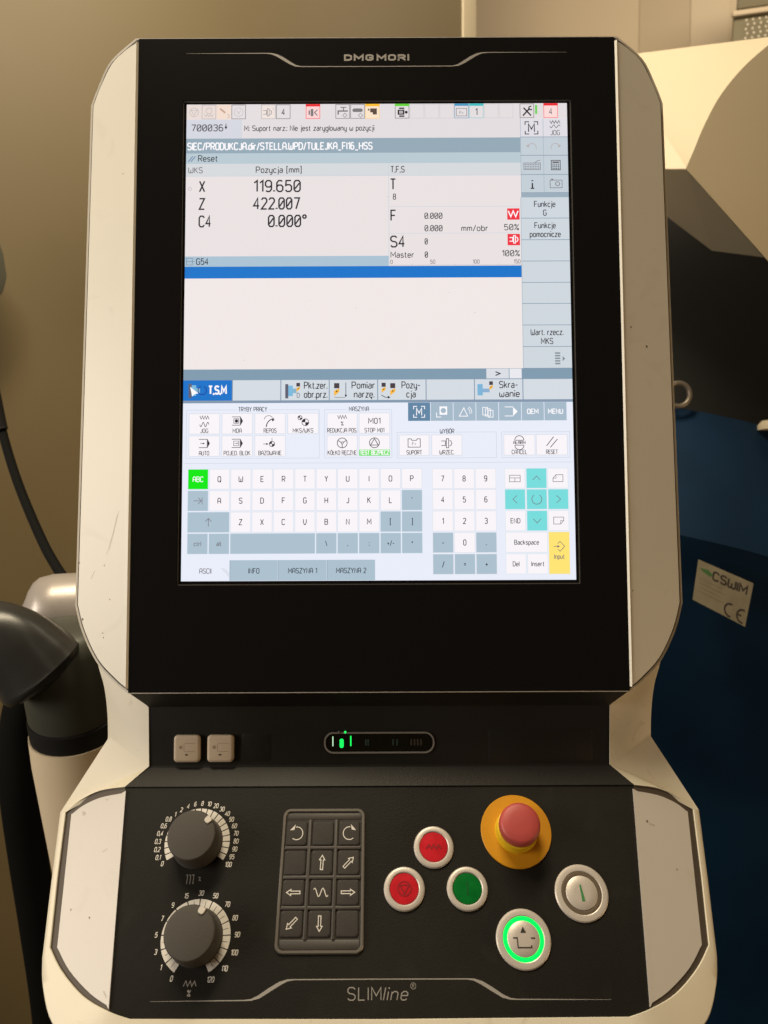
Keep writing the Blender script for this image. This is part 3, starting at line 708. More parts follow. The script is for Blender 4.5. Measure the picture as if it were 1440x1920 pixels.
cell(11, border=GR, fn=lambda s, x, y: (s.disc(x - 9, y - 4, 5, GR, 3), s.disc(x + 9, y - 4, 5, GR, 3), s.rect(x - 8, y - 9, x + 8, y + 1, GR, 4), s.line([(x + 8, y + 4), (x + 14, y + 10), (x + 8, y + 16), (x + 2, y + 10)], 1.4, GR, 3, True)))
cell(12, face=E(244, 222, 196), top=YE, border=E(244, 200, 130), fn=lambda s, x, y: (s.rect(x - 6, y - 9, x + 12, y + 2, E(88, 70, 60), 3), s.rect(x + 1, y + 2, x + 12, y + 8, E(88, 70, 60), 3), s.rect(x - 12, y - 8, x - 8, y - 3, E(88, 70, 60), 3)))
cell(14, top=GN, border=GR, fn=lambda s, x, y: (s.rect(x - 12, y - 5, x + 6, y + 9, K, 3), s.rect(x - 8, y - 2, x + 2, y + 6, K3, 4), s.disc(x + 11, y + 2, 4, K, 3), s.rect(x - 8, y - 11, x + 6, y - 7, K, 3), s.rect(x - 8, y + 11, x + 6, y + 15, K, 3)))
for i in (15, 16, 17): cell(i, border=E(206, 200, 202))
cell(18, top=BU, border=E(90, 150, 180), fn=lambda s, x, y: (s.box(x - 14, y - 8, x + 14, y + 13, 1.5, GR, 3), s.text('F+', x, y + 8, 8, GR, 3)))
cell(19, top=TQ, border=E(140, 195, 198), fn=lambda s, x, y: s.text('1', x, y + 10, 17, K, 3, xs=T))
for i in (20, 21): cell(i, border=E(206, 200, 202))
cell(22.4, border=GR, fn=lambda s, x, y: (s.line([(x - 11, y + 13), (x + 8, y - 8)], 4, K, 3), s.line([(x - 9, y - 9), (x + 11, y + 13)], 4, K, 4), s.arc(x + 10, y - 8, 5, 3, K, 5, 40, 300)))
S(.06).rect(938, 5, 944, 30, E(110, 205, 90), 1).build('status_icon', disp)
cell(24, face=E(244, 212, 210), top=RED, border=E(240, 100, 100), fn=lambda s, x, y: s.text('4', x, y + 9, 16, GR, 3, xs=T))
# message line
fld('message_line', 0, 42, 897, 95, E(220, 214, 217, True), lambda s: (s.rect(0, 43, 149, 95, E(206, 208, 218), 2), s.text('7∅∅∅36', 14, 74, 17, K, 3, 'l', width=86), arrow(s, 106, 54, 106, 70, 2, 8, K, 3), s.text('M: Suport narz.: Nie jest zaryglowany w pozycji', 156, 74, 14, K, 3, 'l', width=350)))
fld('path_bar', 0, 95, 897, 136, E(143, 164, 177, True), lambda s: s.text('SIEC/PRODUKCJA.dir/STELLA.WPD/TULEJKA_FI16_HSS', 4, 126, 18.5, WT, 2, 'l', width=498, bold=.012))
fld('state_bar', 0, 136, 897, 165, E(180, 196, 205, True), lambda s: (s.line([(6, 159), (18, 144)], 2, E(70, 110, 150), 2), s.line([(13, 159), (25, 144)], 2, E(70, 110, 150), 2), s.text('Reset', 33, 158, 16, K, 2, 'l', width=53)))
fld('column_header', 0, 165, 897, 200, E(208, 211, 214, True), lambda s: (s.text('WKS', 7, 190, 15, K2, 2, 'l', width=39), s.text('Pozycja [mm]', 188, 190, 16, K, 2, 'l', width=123), s.text('T,F,S', 549, 190, 16, K, 2, 'l', width=38), s.line([(543, 165), (543, 200)], 1.5, LINE, 2), s.rect(0, 198.5, 897, 200, LINE, 3)))
def pos(s):
    for i, (a, b, x0, w) in enumerate((('X', '119.65∅', 183, 127), ('Z', '422.∅∅7', 182, 126), ('C4', '∅.∅∅∅°', 222, 104))):
        y = 242 + 48 * i; s.text(a, 37, y, 29, K, 2, 'l', xs=.78); s.text(b, x0, y, 30, K, 2, 'l', width=w)
    s.arc(11, 234, 4.5, 1.2, K3, 2)
fld('axis_positions', 0, 200, 542, 419, E(226, 219, 219, True), pos)
fld('offset_bar', 0, 419, 542, 447, E(166, 189, 206, True), lambda s: (s.box(4, 424, 20, 442, 1.3, E(110, 130, 150), 2), s.line([(4, 433), (26, 433)], 1.3, E(110, 130, 150), 3), s.text('G54', 31, 441, 16, K, 2, 'l', width=33)))
def tfs(s):
    s.line([(543, 200), (543, 447)], 1.6, LINE, 2); s.line([(544, 285), (897, 285)], 1.2, LINE, 2); s.line([(544, 358), (897, 358)], 1.2, LINE, 2)
    s.text('T', 548, 237, 28, K, 2, 'l', xs=.8); s.text('8', 555, 265, 15, K, 2, 'l', xs=T)
    s.text('F', 549, 323, 28, K, 2, 'l', xs=.8); s.text('∅.∅∅∅', 639, 318, 15, K, 2, 'l', width=48); s.text('∅.∅∅∅', 639, 352, 15, K, 2, 'l', width=48)
    s.text('mm/obr', 737, 352, 15, K, 2, 'l', width=72); s.text('5∅%', 889, 350, 15, K, 2, 'r', width=40)
    s.text('S4', 548, 395, 29, K, 2, 'l', width=40); s.text('∅', 639, 388, 15, K, 2, 'l', xs=T); s.text('Master', 548, 424, 15, K, 2, 'l', width=63); s.text('∅', 639, 424, 15, K, 2, 'l', xs=T); s.text('1∅∅%', 890, 421, 15, K, 2, 'r', width=48)
    for u, t in ((547, '0'), (653, '50'), (766, '100')): s.text(t, u, 441, 10, K2, 2, 'l')
    s.text('150', 892, 441, 10, K2, 2, 'r'); s.line([(545, 445), (895, 445)], 1, K3, 2)
    for u in (604, 718, 835): s.line([(u, 441), (u, 445)], 1, K3, 3)
    for y in (291, 361):
        s.rect(859, y, 892, y + 31, E(232, 50, 66), 2)
    zig(s, 862, 298, 26, 16, 4, 3.4, WT, 3); spind(s, 876, 376, WT, 1., 2.4)
fld('feed_and_spindle', 543, 200, 897, 447, E(226, 219, 219, True), tfs)
fld('blue_bar', 0, 447, 897, 479, BLUEE)
fld('program_area', 0, 479, 894, 724, E(233, 225, 223, True))
fld('grey_bar', 0, 724, 1024, 752, E(124, 150, 170, True), lambda s: (s.rect(798, 725, 857, 751, E(212, 216, 222), 2), s.rect(859, 725, 891, 751, E(226, 226, 232), 2), s.line([(822, 733), (834, 738), (822, 743)], 3, K, 3)))
# right column
COL = E(201, 209, 216, True); CB = E(190, 200, 208, True)
def rkey(x0, y0, x1, y1, face, fn=None):
    s = S(.06).rect(x0, y0, x1, y1, face, 1).line([(x0, y1 - .8), (x1, y1 - .8)], 1.6, BORD, 2).line([(x0 + .8, y0), (x0 + .8, y1 - 2)], 1.4, E(160, 175, 188), 2)
    if fn: fn(s, (x0 + x1) / 2, (y0 + y1) / 2)
    s.build('touch_key', disp)
def ik_m(s, x, y, m=K, k=1., l=3):
    for sx in (-1, 1):
        for sy in (-1, 1): s.line([(x + sx * 17 * k, y + sy * 8 * k), (x + sx * 17 * k, y + sy * 17 * k), (x + sx * 6 * k, y + sy * 17 * k)], 2.4 * k, m, l)
    s.text('M', x, y + 11 * k, 22 * k, m, l, xs=.95)
rkey(897, 43, 958, 95, E(218, 216, 222, True), ik_m)
rkey(958, 43, 1024, 95, E(218, 216, 222, True), lambda s, x, y: (zig(s, x - 14, y - 20, 28, 8, 7, 1.5, K, 3), wav(s, x - 14, y - 8, 28, 8, 4, 1.5, K, 3, 5), s.text('JOG', x, y + 20, 13, K2, 3, width=26)))
rkey(897, 95, 958, 146, CB, lambda s, x, y: (s.arc(x, y + 4, 12, 2, K3, 3, 190, 380), s.poly([(x - 16, y - 2), (x - 8, y + 4), (x - 6, y - 6)], K3, 3)))
rkey(958, 95, 1024, 146, CB, lambda s, x, y: (s.arc(x, y + 4, 12, 2, K3, 3, 160, 350), s.poly([(x + 16, y - 2), (x + 8, y + 4), (x + 6, y - 6)], K3, 3)))
def ik_kb(s, x, y):
    s.box(x - 22, y - 6, x + 22, y + 12, 1.5, K2, 3); s.line([(x + 8, y - 7), (x + 14, y - 12), (x + 22, y - 14)], 1.5, K2, 3)
    for j in range(3):
        for i in range(9): s.rect(x - 19 + i * 4.4, y - 3 + j * 5, x - 16.6 + i * 4.4, y - .4 + j * 5, K2, 3)
rkey(897, 146, 958, 199, CB, ik_kb)
def ik_calc(s, x, y):
    s.box(x - 12, y - 13, x + 12, y + 13, 1.8, K, 3); s.rect(x - 9, y - 10, x + 9, y - 5, K2, 3)
    for j in range(3):
        for i in range(4): s.rect(x - 9 + i * 5, y - 2 + j * 5, x - 6 + i * 5, y + 1 + j * 5, K, 3)
rkey(958, 146, 1024, 199, CB, ik_calc)
rkey(897, 199, 958, 249, CB, lambda s, x, y: (s.text('i', x, y + 13, 23, K, 3, lw=.16), s.rect(x - 5, y + 11, x + 5, y + 14, K, 4)))
rkey(958, 199, 1024, 249, CB, lambda s, x, y: (s.box(x - 16, y - 10, x + 16, y + 11, 1.6, K2, 3), s.arc(x + 4, y, 5.5, 1.8, K2, 3), s.rect(x - 13, y - 14, x - 8, y - 11, K2, 3)))
fld('column_bar', 897, 249, 1024, 261, E(150, 168, 182))
def two(a, b): return lambda s, x, y: (s.text(a, x, y - 3, 15, K, 3, xs=T), s.text(b, x, y + 21, 15, K, 3, xs=T))
ys = [261, 319, 378, 436, 494, 551, 609, 667, 725]
for i in range(8):
    fn = {0: two('Funkcje', 'G'), 1: two('Funkcje', 'pomocnicze'), 6: two('Wart. rzecz.', 'MKS')}.get(i)
    if i == 7: fn = lambda s, x, y: ([s.rect(x + 20, y - 14 + 7 * k, x + 34, y - 10 + 7 * k, E(130, 138, 148), 3) for k in range(5)], s.poly([(x + 40, y - 4), (x + 47, y + 3), (x + 40, y + 10)], E(130, 138, 148), 3))
    rkey(895, ys[i], 1024, ys[i + 1], COL, fn)
# soft-key row
fld('soft_key_bed', 0, 752, 1024, 814, E(128, 147, 168, True))
def tool(s, x, y, k=1.):   # small cutting tool
    s.rect(x - 6 * k, y - 14 * k, x + 6 * k, y - 2 * k, E(70, 60, 66), 3); s.poly([(x + 6 * k, y - 2 * k), (x + 6 * k, y + 6 * k), (x - 6 * k, y + 16 * k), (x - 6 * k, y + 4 * k)], E(240, 180, 60), 3); s.disc(x, y + 5 * k, 1.8 * k, K, 4, 8)
def chuck(s, x, y):
    s.rect(x - 16, y - 18, x - 8, y + 20, E(92, 92, 108), 3); s.rect(x - 8, y - 14, x + 4, y + 14, E(120, 180, 214), 3); s.rect(x + 4, y - 6, x + 14, y + 6, E(130, 175, 200), 3)
def ar2(s, x0, y0, x1, y1): arrow(s, x0, y0, x1, y1, 1.6, 7, K, 3)
def sk0(s, x, y):
    chuck(s, x - 34, y); s.arc(x - 14, y, 11, 2, E(30, 50, 130), 4, -70, 250); s.poly([(x - 46, y - 10), (x - 24, y + 8), (x - 33, y + 9), (x - 40, y + 16)], WT, 5); s.text('T,S,M', x + 26, y + 9, 20, WT, 3, bold=.03, width=50)
def sk2(s, x, y): chuck(s, x - 36, y + 2); tool(s, x - 18, y - 8, .8); s.text('0', x - 18, y + 20, 12, K2, 3); s.text('Pkt.zer.', x + 28, y - 4, 17, K, 3, width=62); s.text('obr.prz.', x + 28, y + 20, 17, K, 3, width=62)
def sk3(s, x, y): tool(s, x - 44, y - 2, 1.15); ar2(s, x - 20, y - 20, x - 20, y + 20); s.line([(x - 50, y + 20), (x - 22, y + 20)], 1.3, K2, 4); s.text('Pomiar', x + 26, y - 4, 17, K, 3, width=62); s.text('narzę.', x + 28, y + 20, 17, K, 3, width=54)
def sk4(s, x, y): tool(s, x - 48, y - 6, .9); tool(s, x - 24, y - 2, 1.1); s.line([(x - 54, y + 14), (x - 44, y + 20), (x - 34, y + 20)], 1.8, K, 3); s.poly([(x - 30, y + 20), (x - 37, y + 16), (x - 37, y + 24)], K, 3); s.text('Pozy-', x + 24, y - 4, 17, K, 3, width=50); s.text('cja', x + 24, y + 20, 17, K, 3, width=25)
def sk6(s, x, y): s.rect(x - 56, y - 14, x - 42, y + 16, E(120, 175, 210), 3); s.rect(x - 42, y - 2, x - 24, y + 8, E(135, 170, 205), 3); tool(s, x - 20, y - 10, .8); s.text('Skra-', x + 26, y - 4, 17, K, 3, width=50); s.text('wanie', x + 28, y + 20, 17, K, 3, width=54)
for i in range(8):
    x0 = 3 + 127.4 * i if i else 0; x1 = 128 + 127.4 * i
    if i == 7: x1 = 1024
    s = S(.06).rect(x0, 753, x1, 807, BLUEE if i == 0 else SOFT, 1)
    fn = {0: sk0, 2: sk2, 3: sk3, 4: sk4, 6: sk6}.get(i)
    if fn: fn(s, (x0 + x1) / 2, 780)
    s.build('soft_key', disp)
# keypad area
fld('keypad_area', 0, 814, 1024, 1280, PADBG, lambda s: (s.line([(4, 973), (1020, 973)], 1.2, LINE, 2), s.box(9, 832, 358, 960, 1.2, LINE, 2), s.box(372, 832, 548, 960, 1.2, LINE, 2), s.box(562, 893, 822, 961, 1.2, LINE, 2), s.box(836, 893, 1014, 961, 1.2, LINE, 2),
    [s.text(t, x, y, 11, K, 4, width=w) for t, x, y, w in (('TRYBY PRACY', 183, 836, 76), ('MASZYNA', 462, 836, 53), ('WYBÓR', 693, 896, 38))], [s.rect(x - w, y - 5, x + w, y + 3, PADBG, 3) for x, y, w in ((183, 832, 42), (462, 832, 32), (693, 893, 24))]))
TABB = E(160, 180, 196, True); SEL = E(94, 130, 160, True)
def ik_copy(s, x, y): [s.box(x - 12 + 7 * k, y - 11 + 4 * k, x + 1 + 7 * k, y + 9 + 3 * k, 1.8, WT, 3 + k) for k in range(3)]
tabs = [lambda s, x, y: ik_m(s, x, y, WT, .85), lambda s, x, y: (s.rect(x - 6, y - 14, x + 14, y + 8, WT, 3), s.disc(x + 4, y - 3, 7, TABB, 4), s.line([(x - 14, y + 2), (x - 14, y + 14), (x - 2, y + 14)], 2, WT, 3)),
        lambda s, x, y: (s.line([(x - 14, y + 12), (x - 2, y - 10), (x + 8, y + 12)], 2, WT, 3, True), s.arc(x + 2, y + 2, 12, 1.6, WT, 3, -60, 20, 8), s.arc(x + 2, y + 2, 17, 1.6, WT, 3, -60, 10, 8)), ik_copy,
        lambda s, x, y: (s.line([(x - 14, y - 12), (x + 8, y - 12)], 2, WT, 3), s.line([(x - 14, y + 12), (x + 8, y + 12)], 2, WT, 3), s.poly([(x + 8, y - 12), (x + 20, y), (x + 8, y + 12)], WT, 3)),
        lambda s, x, y: s.text('OEM', x, y + 6, 12, WT, 3, bold=.02), lambda s, x, y: s.text('MENU', x, y + 6, 12, WT, 3, bold=.02)]
for i, fn in enumerate(tabs):
    x0 = 591 + 59.7 * i; s = S(.06).rect(x0, 814.5, x0 + 58, 863, SEL if i == 0 else TABB, 1); fn(s, x0 + 29, 839); s.build('screen_tab', disp)
def key(x0, y0, x1, y1, face=KEYW, fn=None, txt=None, cap=14, m=K, edge=LINE, dy=0, xs=.92):
    s = S(.12).rect(x0, y0, x1, y1, face, 1).box(x0 + .5, y0 + .5, x1 - .5, y1 - .5, 1., edge, 2)
    x, y = (x0 + x1) / 2, (y0 + y1) / 2
    if txt: s.text(txt, x, y + cap / 2 + dy, cap, m, 3, xs=xs)
    if fn: fn(s, x, y)
    return s.build('touch_key', disp)
def lab(t, w, fn): return lambda s, x, y: (s.text(t, x, y + 24, 10.5, K, 4, width=w), fn(s, x, y - 7))
def ik_jog(s, x, y): zig(s, x - 12, y - 14, 24, 9, 7, 1.6, K, 3); wav(s, x - 12, y + 3, 24, 12, 4, 1.6, K, 3, 6)
def ik_pag(s, x, y, fill=False): s.line([(x - 14, y - 11), (x + 8, y - 11), (x + 8, y + 11), (x - 14, y + 11)], 1.6, K, 3); s.poly([(x + 9, y - 11), (x + 15, y), (x + 9, y + 11)], K, 3)
def ik_ref(s, x, y, r=9): s.arc(x, y, r, 1.6, K, 3); s.disc(x, y, r, K, 4, 8, 0, 90); s.disc(x, y, r, K, 4, 8, 180, 270)
modes = {(0, 0): lab('JOG', 21, ik_jog), (1, 0): lab('MDA', 24, lambda s, x, y: (ik_pag(s, x, y), s.box(x - 9, y - 6, x + 4, y + 6, 1.4, K, 4), s.disc(x - 2, y, 4.5, K, 4))),
         (2, 0): lab('REPOS', 34, lambda s, x, y: (s.arc(x + 12, y + 16, 22, 2.4, K, 3, 180, 265, 10), s.arc(x - 4, y - 2, 12, 1.3, K, 3, 190, 330, 10), s.poly([(x + 4, y - 6), (x + 12, y - 3), (x + 6, y + 2)], K, 4))),
         (3, 0): lab('MKS/WKS', 54, lambda s, x, y: (ik_ref(s, x - 8, y - 8, 5.5), ik_ref(s, x + 6, y + 4, 9))),
         (0, 1): lab('AUTO', 27, lambda s, x, y: (ik_pag(s, x, y), arrow(s, x - 10, y, x + 2, y, 1.4, 5, K, 4))), (1, 1): lab('POJED. BLOK', 70, lambda s, x, y: (ik_pag(s, x, y), s.box(x - 9, y - 6, x + 4, y + 6, 1.2, K, 4), arrow(s, x - 7, y, x + 3, y, 1.2, 4, K, 5))),
         (2, 1): lab('BAZOWANIE', 61, lambda s, x, y: (ik_ref(s, x + 5, y + 2, 7), arrow(s, x - 18, y + 2, x - 4, y + 2, 1.4, 6, K, 3), s.line([(x + 5, y - 14), (x + 5, y - 6)], 1.2, K, 3)))}
for (i, j), fn in modes.items(): key(16 + 86.3 * i, 841 + 59 * j, 97 + 86.3 * i, 896 + 59 * j, fn=fn)
key(378, 841, 458, 896, fn=lab('REDUKCJA POS.', 78, lambda s, x, y: (zig(s, x - 12, y - 14, 24, 9, 7, 1.6, K, 3), s.text('%', x, y + 13, 10, K, 3))))
key(462, 841, 543, 896, fn=lab('STOP M01', 52, lambda s, x, y: s.text('M01', x, y + 8, 14, K, 3, width=32)))
key(378, 900, 458, 955, fn=lab('KÓŁKO RĘCZNE', 76, lambda s, x, y: (s.arc(x, y, 13, 1.8, K, 3), [s.line([(x + 3 * math.cos(a), y + 3 * math.sin(a)), (x + 12 * math.cos(a), y + 12 * math.sin(a))], 1.8, K, 3) for a in (R(90), R(210), R(330))], s.arc(x, y, 3, 1.5, K, 4, n=8))))
key(462, 900, 543, 955, fn=lambda s, x, y: (s.arc(x, y - 7, 13, 1.8, K, 3), s.line([(x - 10, y - 1), (x + 10, y - 1), (x, y - 18)], 1.8, K, 4, True), s.rect(x - 40, y + 11, x + 40, y + 27, E(110, 222, 100), 3), s.text('TEST BEZPIECZ', x, y + 24, 10.5, WT, 4, width=77, bold=.02)))
key(567, 900, 646, 955, fn=lab('SUPORT', 41, lambda s, x, y: (s.line([(x - 16, y - 10), (x - 8, y - 10), (x - 6, y - 6), (x + 6, y - 6), (x + 8, y - 10), (x + 16, y - 10), (x + 16, y + 12), (x - 16, y + 12)], 1.6, K, 3, True), s.text('F+', x, y + 7, 8, K2, 3))))
key(652, 900, 732, 955, fn=lab('WRZEC.', 39, lambda s, x, y: spind(s, x, y + 2, K, 1.2, 1.7)))
key(841, 900, 923, 955, fn=lab('CANCEL', 41, lambda s, x, y: (s.arc(x, y - 5, 12, 1.7, K, 3, 180, 360, 12), s.line([(x - 12, y - 5), (x + 12, y - 5)], 1.5, K, 4), s.arc(x, y + 8, 12, 1.7, K, 3, 0, 180, 12), s.line([(x - 12, y + 8), (x + 12, y + 8)], 1.5, K, 4), s.text('ALARM', x, y + 5, 7.5, K, 5, width=32, bold=.02))))
key(926, 900, 1008, 955, fn=lab('RESET', 31, lambda s, x, y: (s.line([(x - 14, y + 10), (x + 5, y - 14)], 1.9, K, 3), s.line([(x - 4, y + 14), (x + 15, y - 8)], 1.9, K, 3))))
# letters
px, py = 55.8, 56.0; rowsy = [988, 1044.5, 1100.5, 1156.5]
def lk(c, r, t=None, face=KEYW, w=1, fn=None, m=K, cap=14): return key(15 + px * c, rowsy[r], 15 + px * (c + w) - 2.4, rowsy[r] + 53.4, face, fn, t, cap, m, E(206, 214, 224) if face is KEYW else E(188, 205, 216))
lk(0, 0, 'ABC', E(0, 226, 10, True), m=WT, cap=13)
for i, ch in enumerate('QWERTYUIOP'): lk(1 + i, 0, ch)
lk(0, 1, None, KEYB, fn=lambda s, x, y: (s.line([(x - 11, y), (x + 8, y)], 1.5, K2, 3), s.line([(x + 1, y - 8), (x + 9, y), (x + 1, y + 8)], 1.5, K2, 4), s.line([(x + 11, y - 9), (x + 11, y + 9)], 1.5, K2, 3)))
for i, ch in enumerate('ASDFGHJKL'): lk(1 + i, 1, ch)
lk(10, 1, "'", KEYB)
lk(0, 2, None, KEYB, 2, fn=lambda s, x, y: (s.line([(x, y + 11), (x, y - 9)], 1.6, K2, 3), s.line([(x - 8, y - 2), (x, y - 10), (x + 8, y - 2)], 1.6, K2, 4)))
for i, ch in enumerate('ZXCVBNM'): lk(2 + i, 2, ch)
lk(9, 2, '[', KEYB); lk(10, 2, ']', KEYB)
lk(0, 3, 'ctrl', KEYB, cap=11, m=K2); lk(1, 3, 'alt', KEYB, cap=11, m=K2); lk(2, 3, None, KEYB, 4)
for i, ch in enumerate(('\\', ',', ':', '+/-', '*')): lk(6 + i, 3, ch, KEYB, cap=12)
for x0, t in ((0, 'ASCII'), (126, 'INFO'), (252, 'MASZYNA 1'), (378, 'MASZYNA 2')):
    s = S(.12).rect(x0 + (2 if x0 == 0 else 1), 1226, x0 + 125, 1279, PADBG if x0 == 0 else KEYB, 1); s.text(t, x0 + 63, 1260, 12.5, K2 if x0 == 0 else K, 3, xs=.9)
    if x0: s.line([(x0 + .5, 1226), (x0 + .5, 1279)], 1.2, BORD, 2)
    s.build('screen_tab', disp)
# number block
ny = [989, 1044, 1100, 1156, 1212]
nums = ['789', '456', '123', '-0.', '/=+']
for r in range(5):
    for c in range(3):
        ch = nums[r][c]; key(653 + 56.2 * c, ny[r], 653 + 56.2 * c + 54, ny[r] + 53, KEYW if ch.isdigit() else KEYB, None, ch, 14, edge=E(212, 216, 224))
# cursor block
CY = E(116, 214, 214, True); x3 = [842, 898.5, 954.5]
def ck(c, r, face, fn=None, txt=None, cap=12, w=1): return key(x3[c], ny[r], x3[c] + 53.5 + 56.2 * (w - 1), ny[r] + 53, face, fn, txt, cap, edge=E(206, 220, 226))
ck(0, 0, KEYW, lambda s, x, y: (s.box(x - 14, y - 8, x + 14, y + 9, 1.5, K2, 3), s.line([(x - 14, y - 1), (x + 14, y - 1)], 1.4, K2, 4), s.line([(x, y - 1), (x, y + 9)], 1.4, K2, 5)))
ck(1, 0, CY, lambda s, x, y: s.line([(x - 10, y + 5), (x, y - 6), (x + 10, y + 5)], 1.6, K2, 3))
ck(2, 0, KEYW, lambda s, x, y: (s.line([(x - 13, y + 9), (x - 13, y), (x - 5, y - 9), (x + 13, y - 9), (x + 13, y + 9)], 1.5, K2, 3, True), s.line([(x - 12, y), (x - 5, y), (x - 5, y - 8)], 1.3, K2, 4)))
ck(0, 1, CY, lambda s, x, y: s.line([(x + 5, y - 10), (x - 6, y), (x + 5, y + 10)], 1.6, K2, 3))
ck(1, 1, CY, lambda s, x, y: s.arc(x, y, 13, 1.7, K2, 3, -55, 235, 20))
ck(2, 1, CY, lambda s, x, y: s.line([(x - 5, y - 10), (x + 6, y), (x - 5, y + 10)], 1.6, K2, 3))
ck(0, 2, KEYW, None, 'END', 12); ck(1, 2, CY, lambda s, x, y: s.line([(x - 10, y - 5), (x, y + 6), (x + 10, y - 5)], 1.6, K2, 3))
ck(2, 2, KEYW, lambda s, x, y: (s.line([(x - 13, y - 9), (x + 13, y - 9), (x + 13, y), (x + 5, y + 9), (x - 13, y + 9)], 1.5, K2, 3, True), s.line([(x + 12, y), (x + 5, y), (x + 5, y + 8)], 1.3, K2, 4)))
ck(0, 3, KEYW, None, 'Backspace', 11.5, 2); ck(0, 4, KEYW, None, 'Del', 11.5); ck(1, 4, KEYW, None, 'Insert', 11.5)
key(x3[2], ny[3], x3[2] + 54, ny[4] + 53, E(250, 221, 112, True), lambda s, x, y: (s.line([(x + 2, y - 30), (x + 14, y - 17), (x + 2, y - 4), (x - 4, y - 10)], 1.6, K2, 3), s.line([(x + 2, y - 30), (x - 4, y - 24)], 1.6, K2, 4), arrow(s, x - 15, y - 17, x + 2, y - 17, 1.6, 7, K2, 3), s.text('Input', x, y + 15, 11.5, K2, 3, width=27)), edge=E(236, 216, 150))
# fingerprint smears and specks on the glass
s = S(.5)
for x, y, r in ((455, 560, 1.1), (332, 541, .9), (700, 520, 1.), (770, 575, 1.2), (540, 258, 1.2), (160, 700, 1.1)): s.disc(x, y, r, E(176, 168, 166), 1, 6)
s.line([(108, 1250), (118, 1258), (124, 1268)], 2.2, E(200, 204, 214), 1); s.line([(104, 1246), (116, 1250), (126, 1262)], 1.4, E(205, 208, 218), 2)
o = s.build('dust_speck', disp); tag(o, kind='stuff')

# ------------------------------------------------------------------ neck fittings
for i, x in enumerate((-147.4, -121.8)):
    pts = rrect(x - 10, -326.4, x + 10, -306.2, 2.6); pin = rrect(x - 9, -325.4, x + 9, -307.2, 2.2); pin2 = rrect(x - 8.2, -324.6, x + 8.2, -308.0, 2)
    o = stack('socket_cover', FN, [(pts, -.5), (pts, 3.2), (pin, 4.2), (pin2, 4.4)], CREAMC, neck); 
    s = Sheet(FN, h0=4.42, step=.05); F = mat('faint_mark', (.30, .23, .16), .6)
    s.line([(x - 1.5, -312), (x + 6.5, -312)], .35, F, 1).line([(x - 1.5, -318.2), (x + 6.5, -318.2)], .35, F, 1).line([(x - 2, -312.4), (x - 2, -318)], .3, F, 1)
    s.disc(x - 4.5, -315, 1.4, F, 1, 10).poly([(x - 1.6, -320.6), (x, -319.9), (x + 1.4, -320.6), (x, -321.4)], DARKLINE, 1)
    t = s.build('printed_mark', neck)
pts = rrect(-106, -327, -83.5, -305.6, 2); stack('blank_cover', FN, [(pts, -.4), (pts, .03), (rrect(-105.7, -326.7, -83.8, -305.9, 1.8), .14)], NECK, neck)
pts = rrect(84, -328.6, 164, -303, 2); stack('blank_cover', FN, [(pts, -.4), (pts, .03), (rrect(84.3, -328.3, 163.7, -303.3, 1.8), .14)], NECK, neck)
o_ = rrect(-42.6, -321, 42.4, -304.8, 7.4, 8); i_ = rrect(-41.4, -319.8, 41.2, -306.0, 6.2, 8)
sd = frame_ring('status_display', FN, o_, i_, -.3, 1.1, mat('lozenge_rim', (.26, .25, .235), .4, metal=.3), neck)
s = Sheet(FN, h0=.1, step=.08); s.poly(i_, mat('lozenge_glass', (.004, .005, .004), .15), 1); s.build('display_window', neck)
s = Sheet(FN, h0=.25, step=.08).rect(-36.2, -315.6, -35.4, -308.2, LEDW, 1); s.build('light_bar', neck)
s = Sheet(FN, h0=.25, step=.08).poly(rrect(-30.6, -316.9, -27.5, -309.9, 1.5), LED, 1); s.build('light_bar', neck)
s = Sheet(FN, h0=.25, step=.08).rect(-22.5, -315.5, -21.5, -307.8, LED, 1); s.build('light_bar', neck)
s = Sheet(FN, h0=.25, step=.08)
for x in (-11, -9.2, 10, 13, 24, 26.5, 29, 31.5): s.rect(x, -315.2, x + 1.2, -310.5, LEDOFF if x < 20 else mat('unlit_amber', (.045, .035, .025), .5), 1)
s.build('unlit_marks', neck)
for x, m in ((-30.6, GREYL), (-26.2, LED)): lathe('rim_light', FN, x, -304.8, [(.9, .8), (.9, 1.4), (.5, 1.7)], m, neck, 12)

# ------------------------------------------------------------------ operating plate: print
sh = Sheet(FL, h0=0, step=.08)
prof = [(-150, -136.9, .12), (-120, -136.7, .4), (-89, -136.5, .6), (-84.5, -136.2, 1.0), (-79.5, -134.6, 1.9), (-73, -130.8, 2.3), (-66.5, -127.2, 2.1), (-61.5, -125.4, 1.2), (-57, -125, .65), (0, -124.9, .55)]
prof = prof + [(-x, y, w) for x, y, w in reversed(prof[:-1])]
prof = [(x + .8, y, w) for x, y, w in prof]
sh.line([(x, y) for x, y, w in prof], [w for x, y, w in prof], PRINT, 1); sh.build('trim_line', op)
sh = Sheet(FL, h0=0, step=.08); sh.text('SLIM', -20.6, -136.6, 7.0, PRINT, 1, 'l', width=22.2, lw=.085, gap=3.4); sh.text('line', 2.6, -136.6, 7.0, PRINT, 1, 'l', width=15.8, shear=.22, lw=.085, gap=3.2)
sh.arc(22.2, -128.8, 1.75, .3, PRINT, 1, n=24).text('R', 22.2, -129.7, 1.8, PRINT, 1); sh.build('lettering', op)

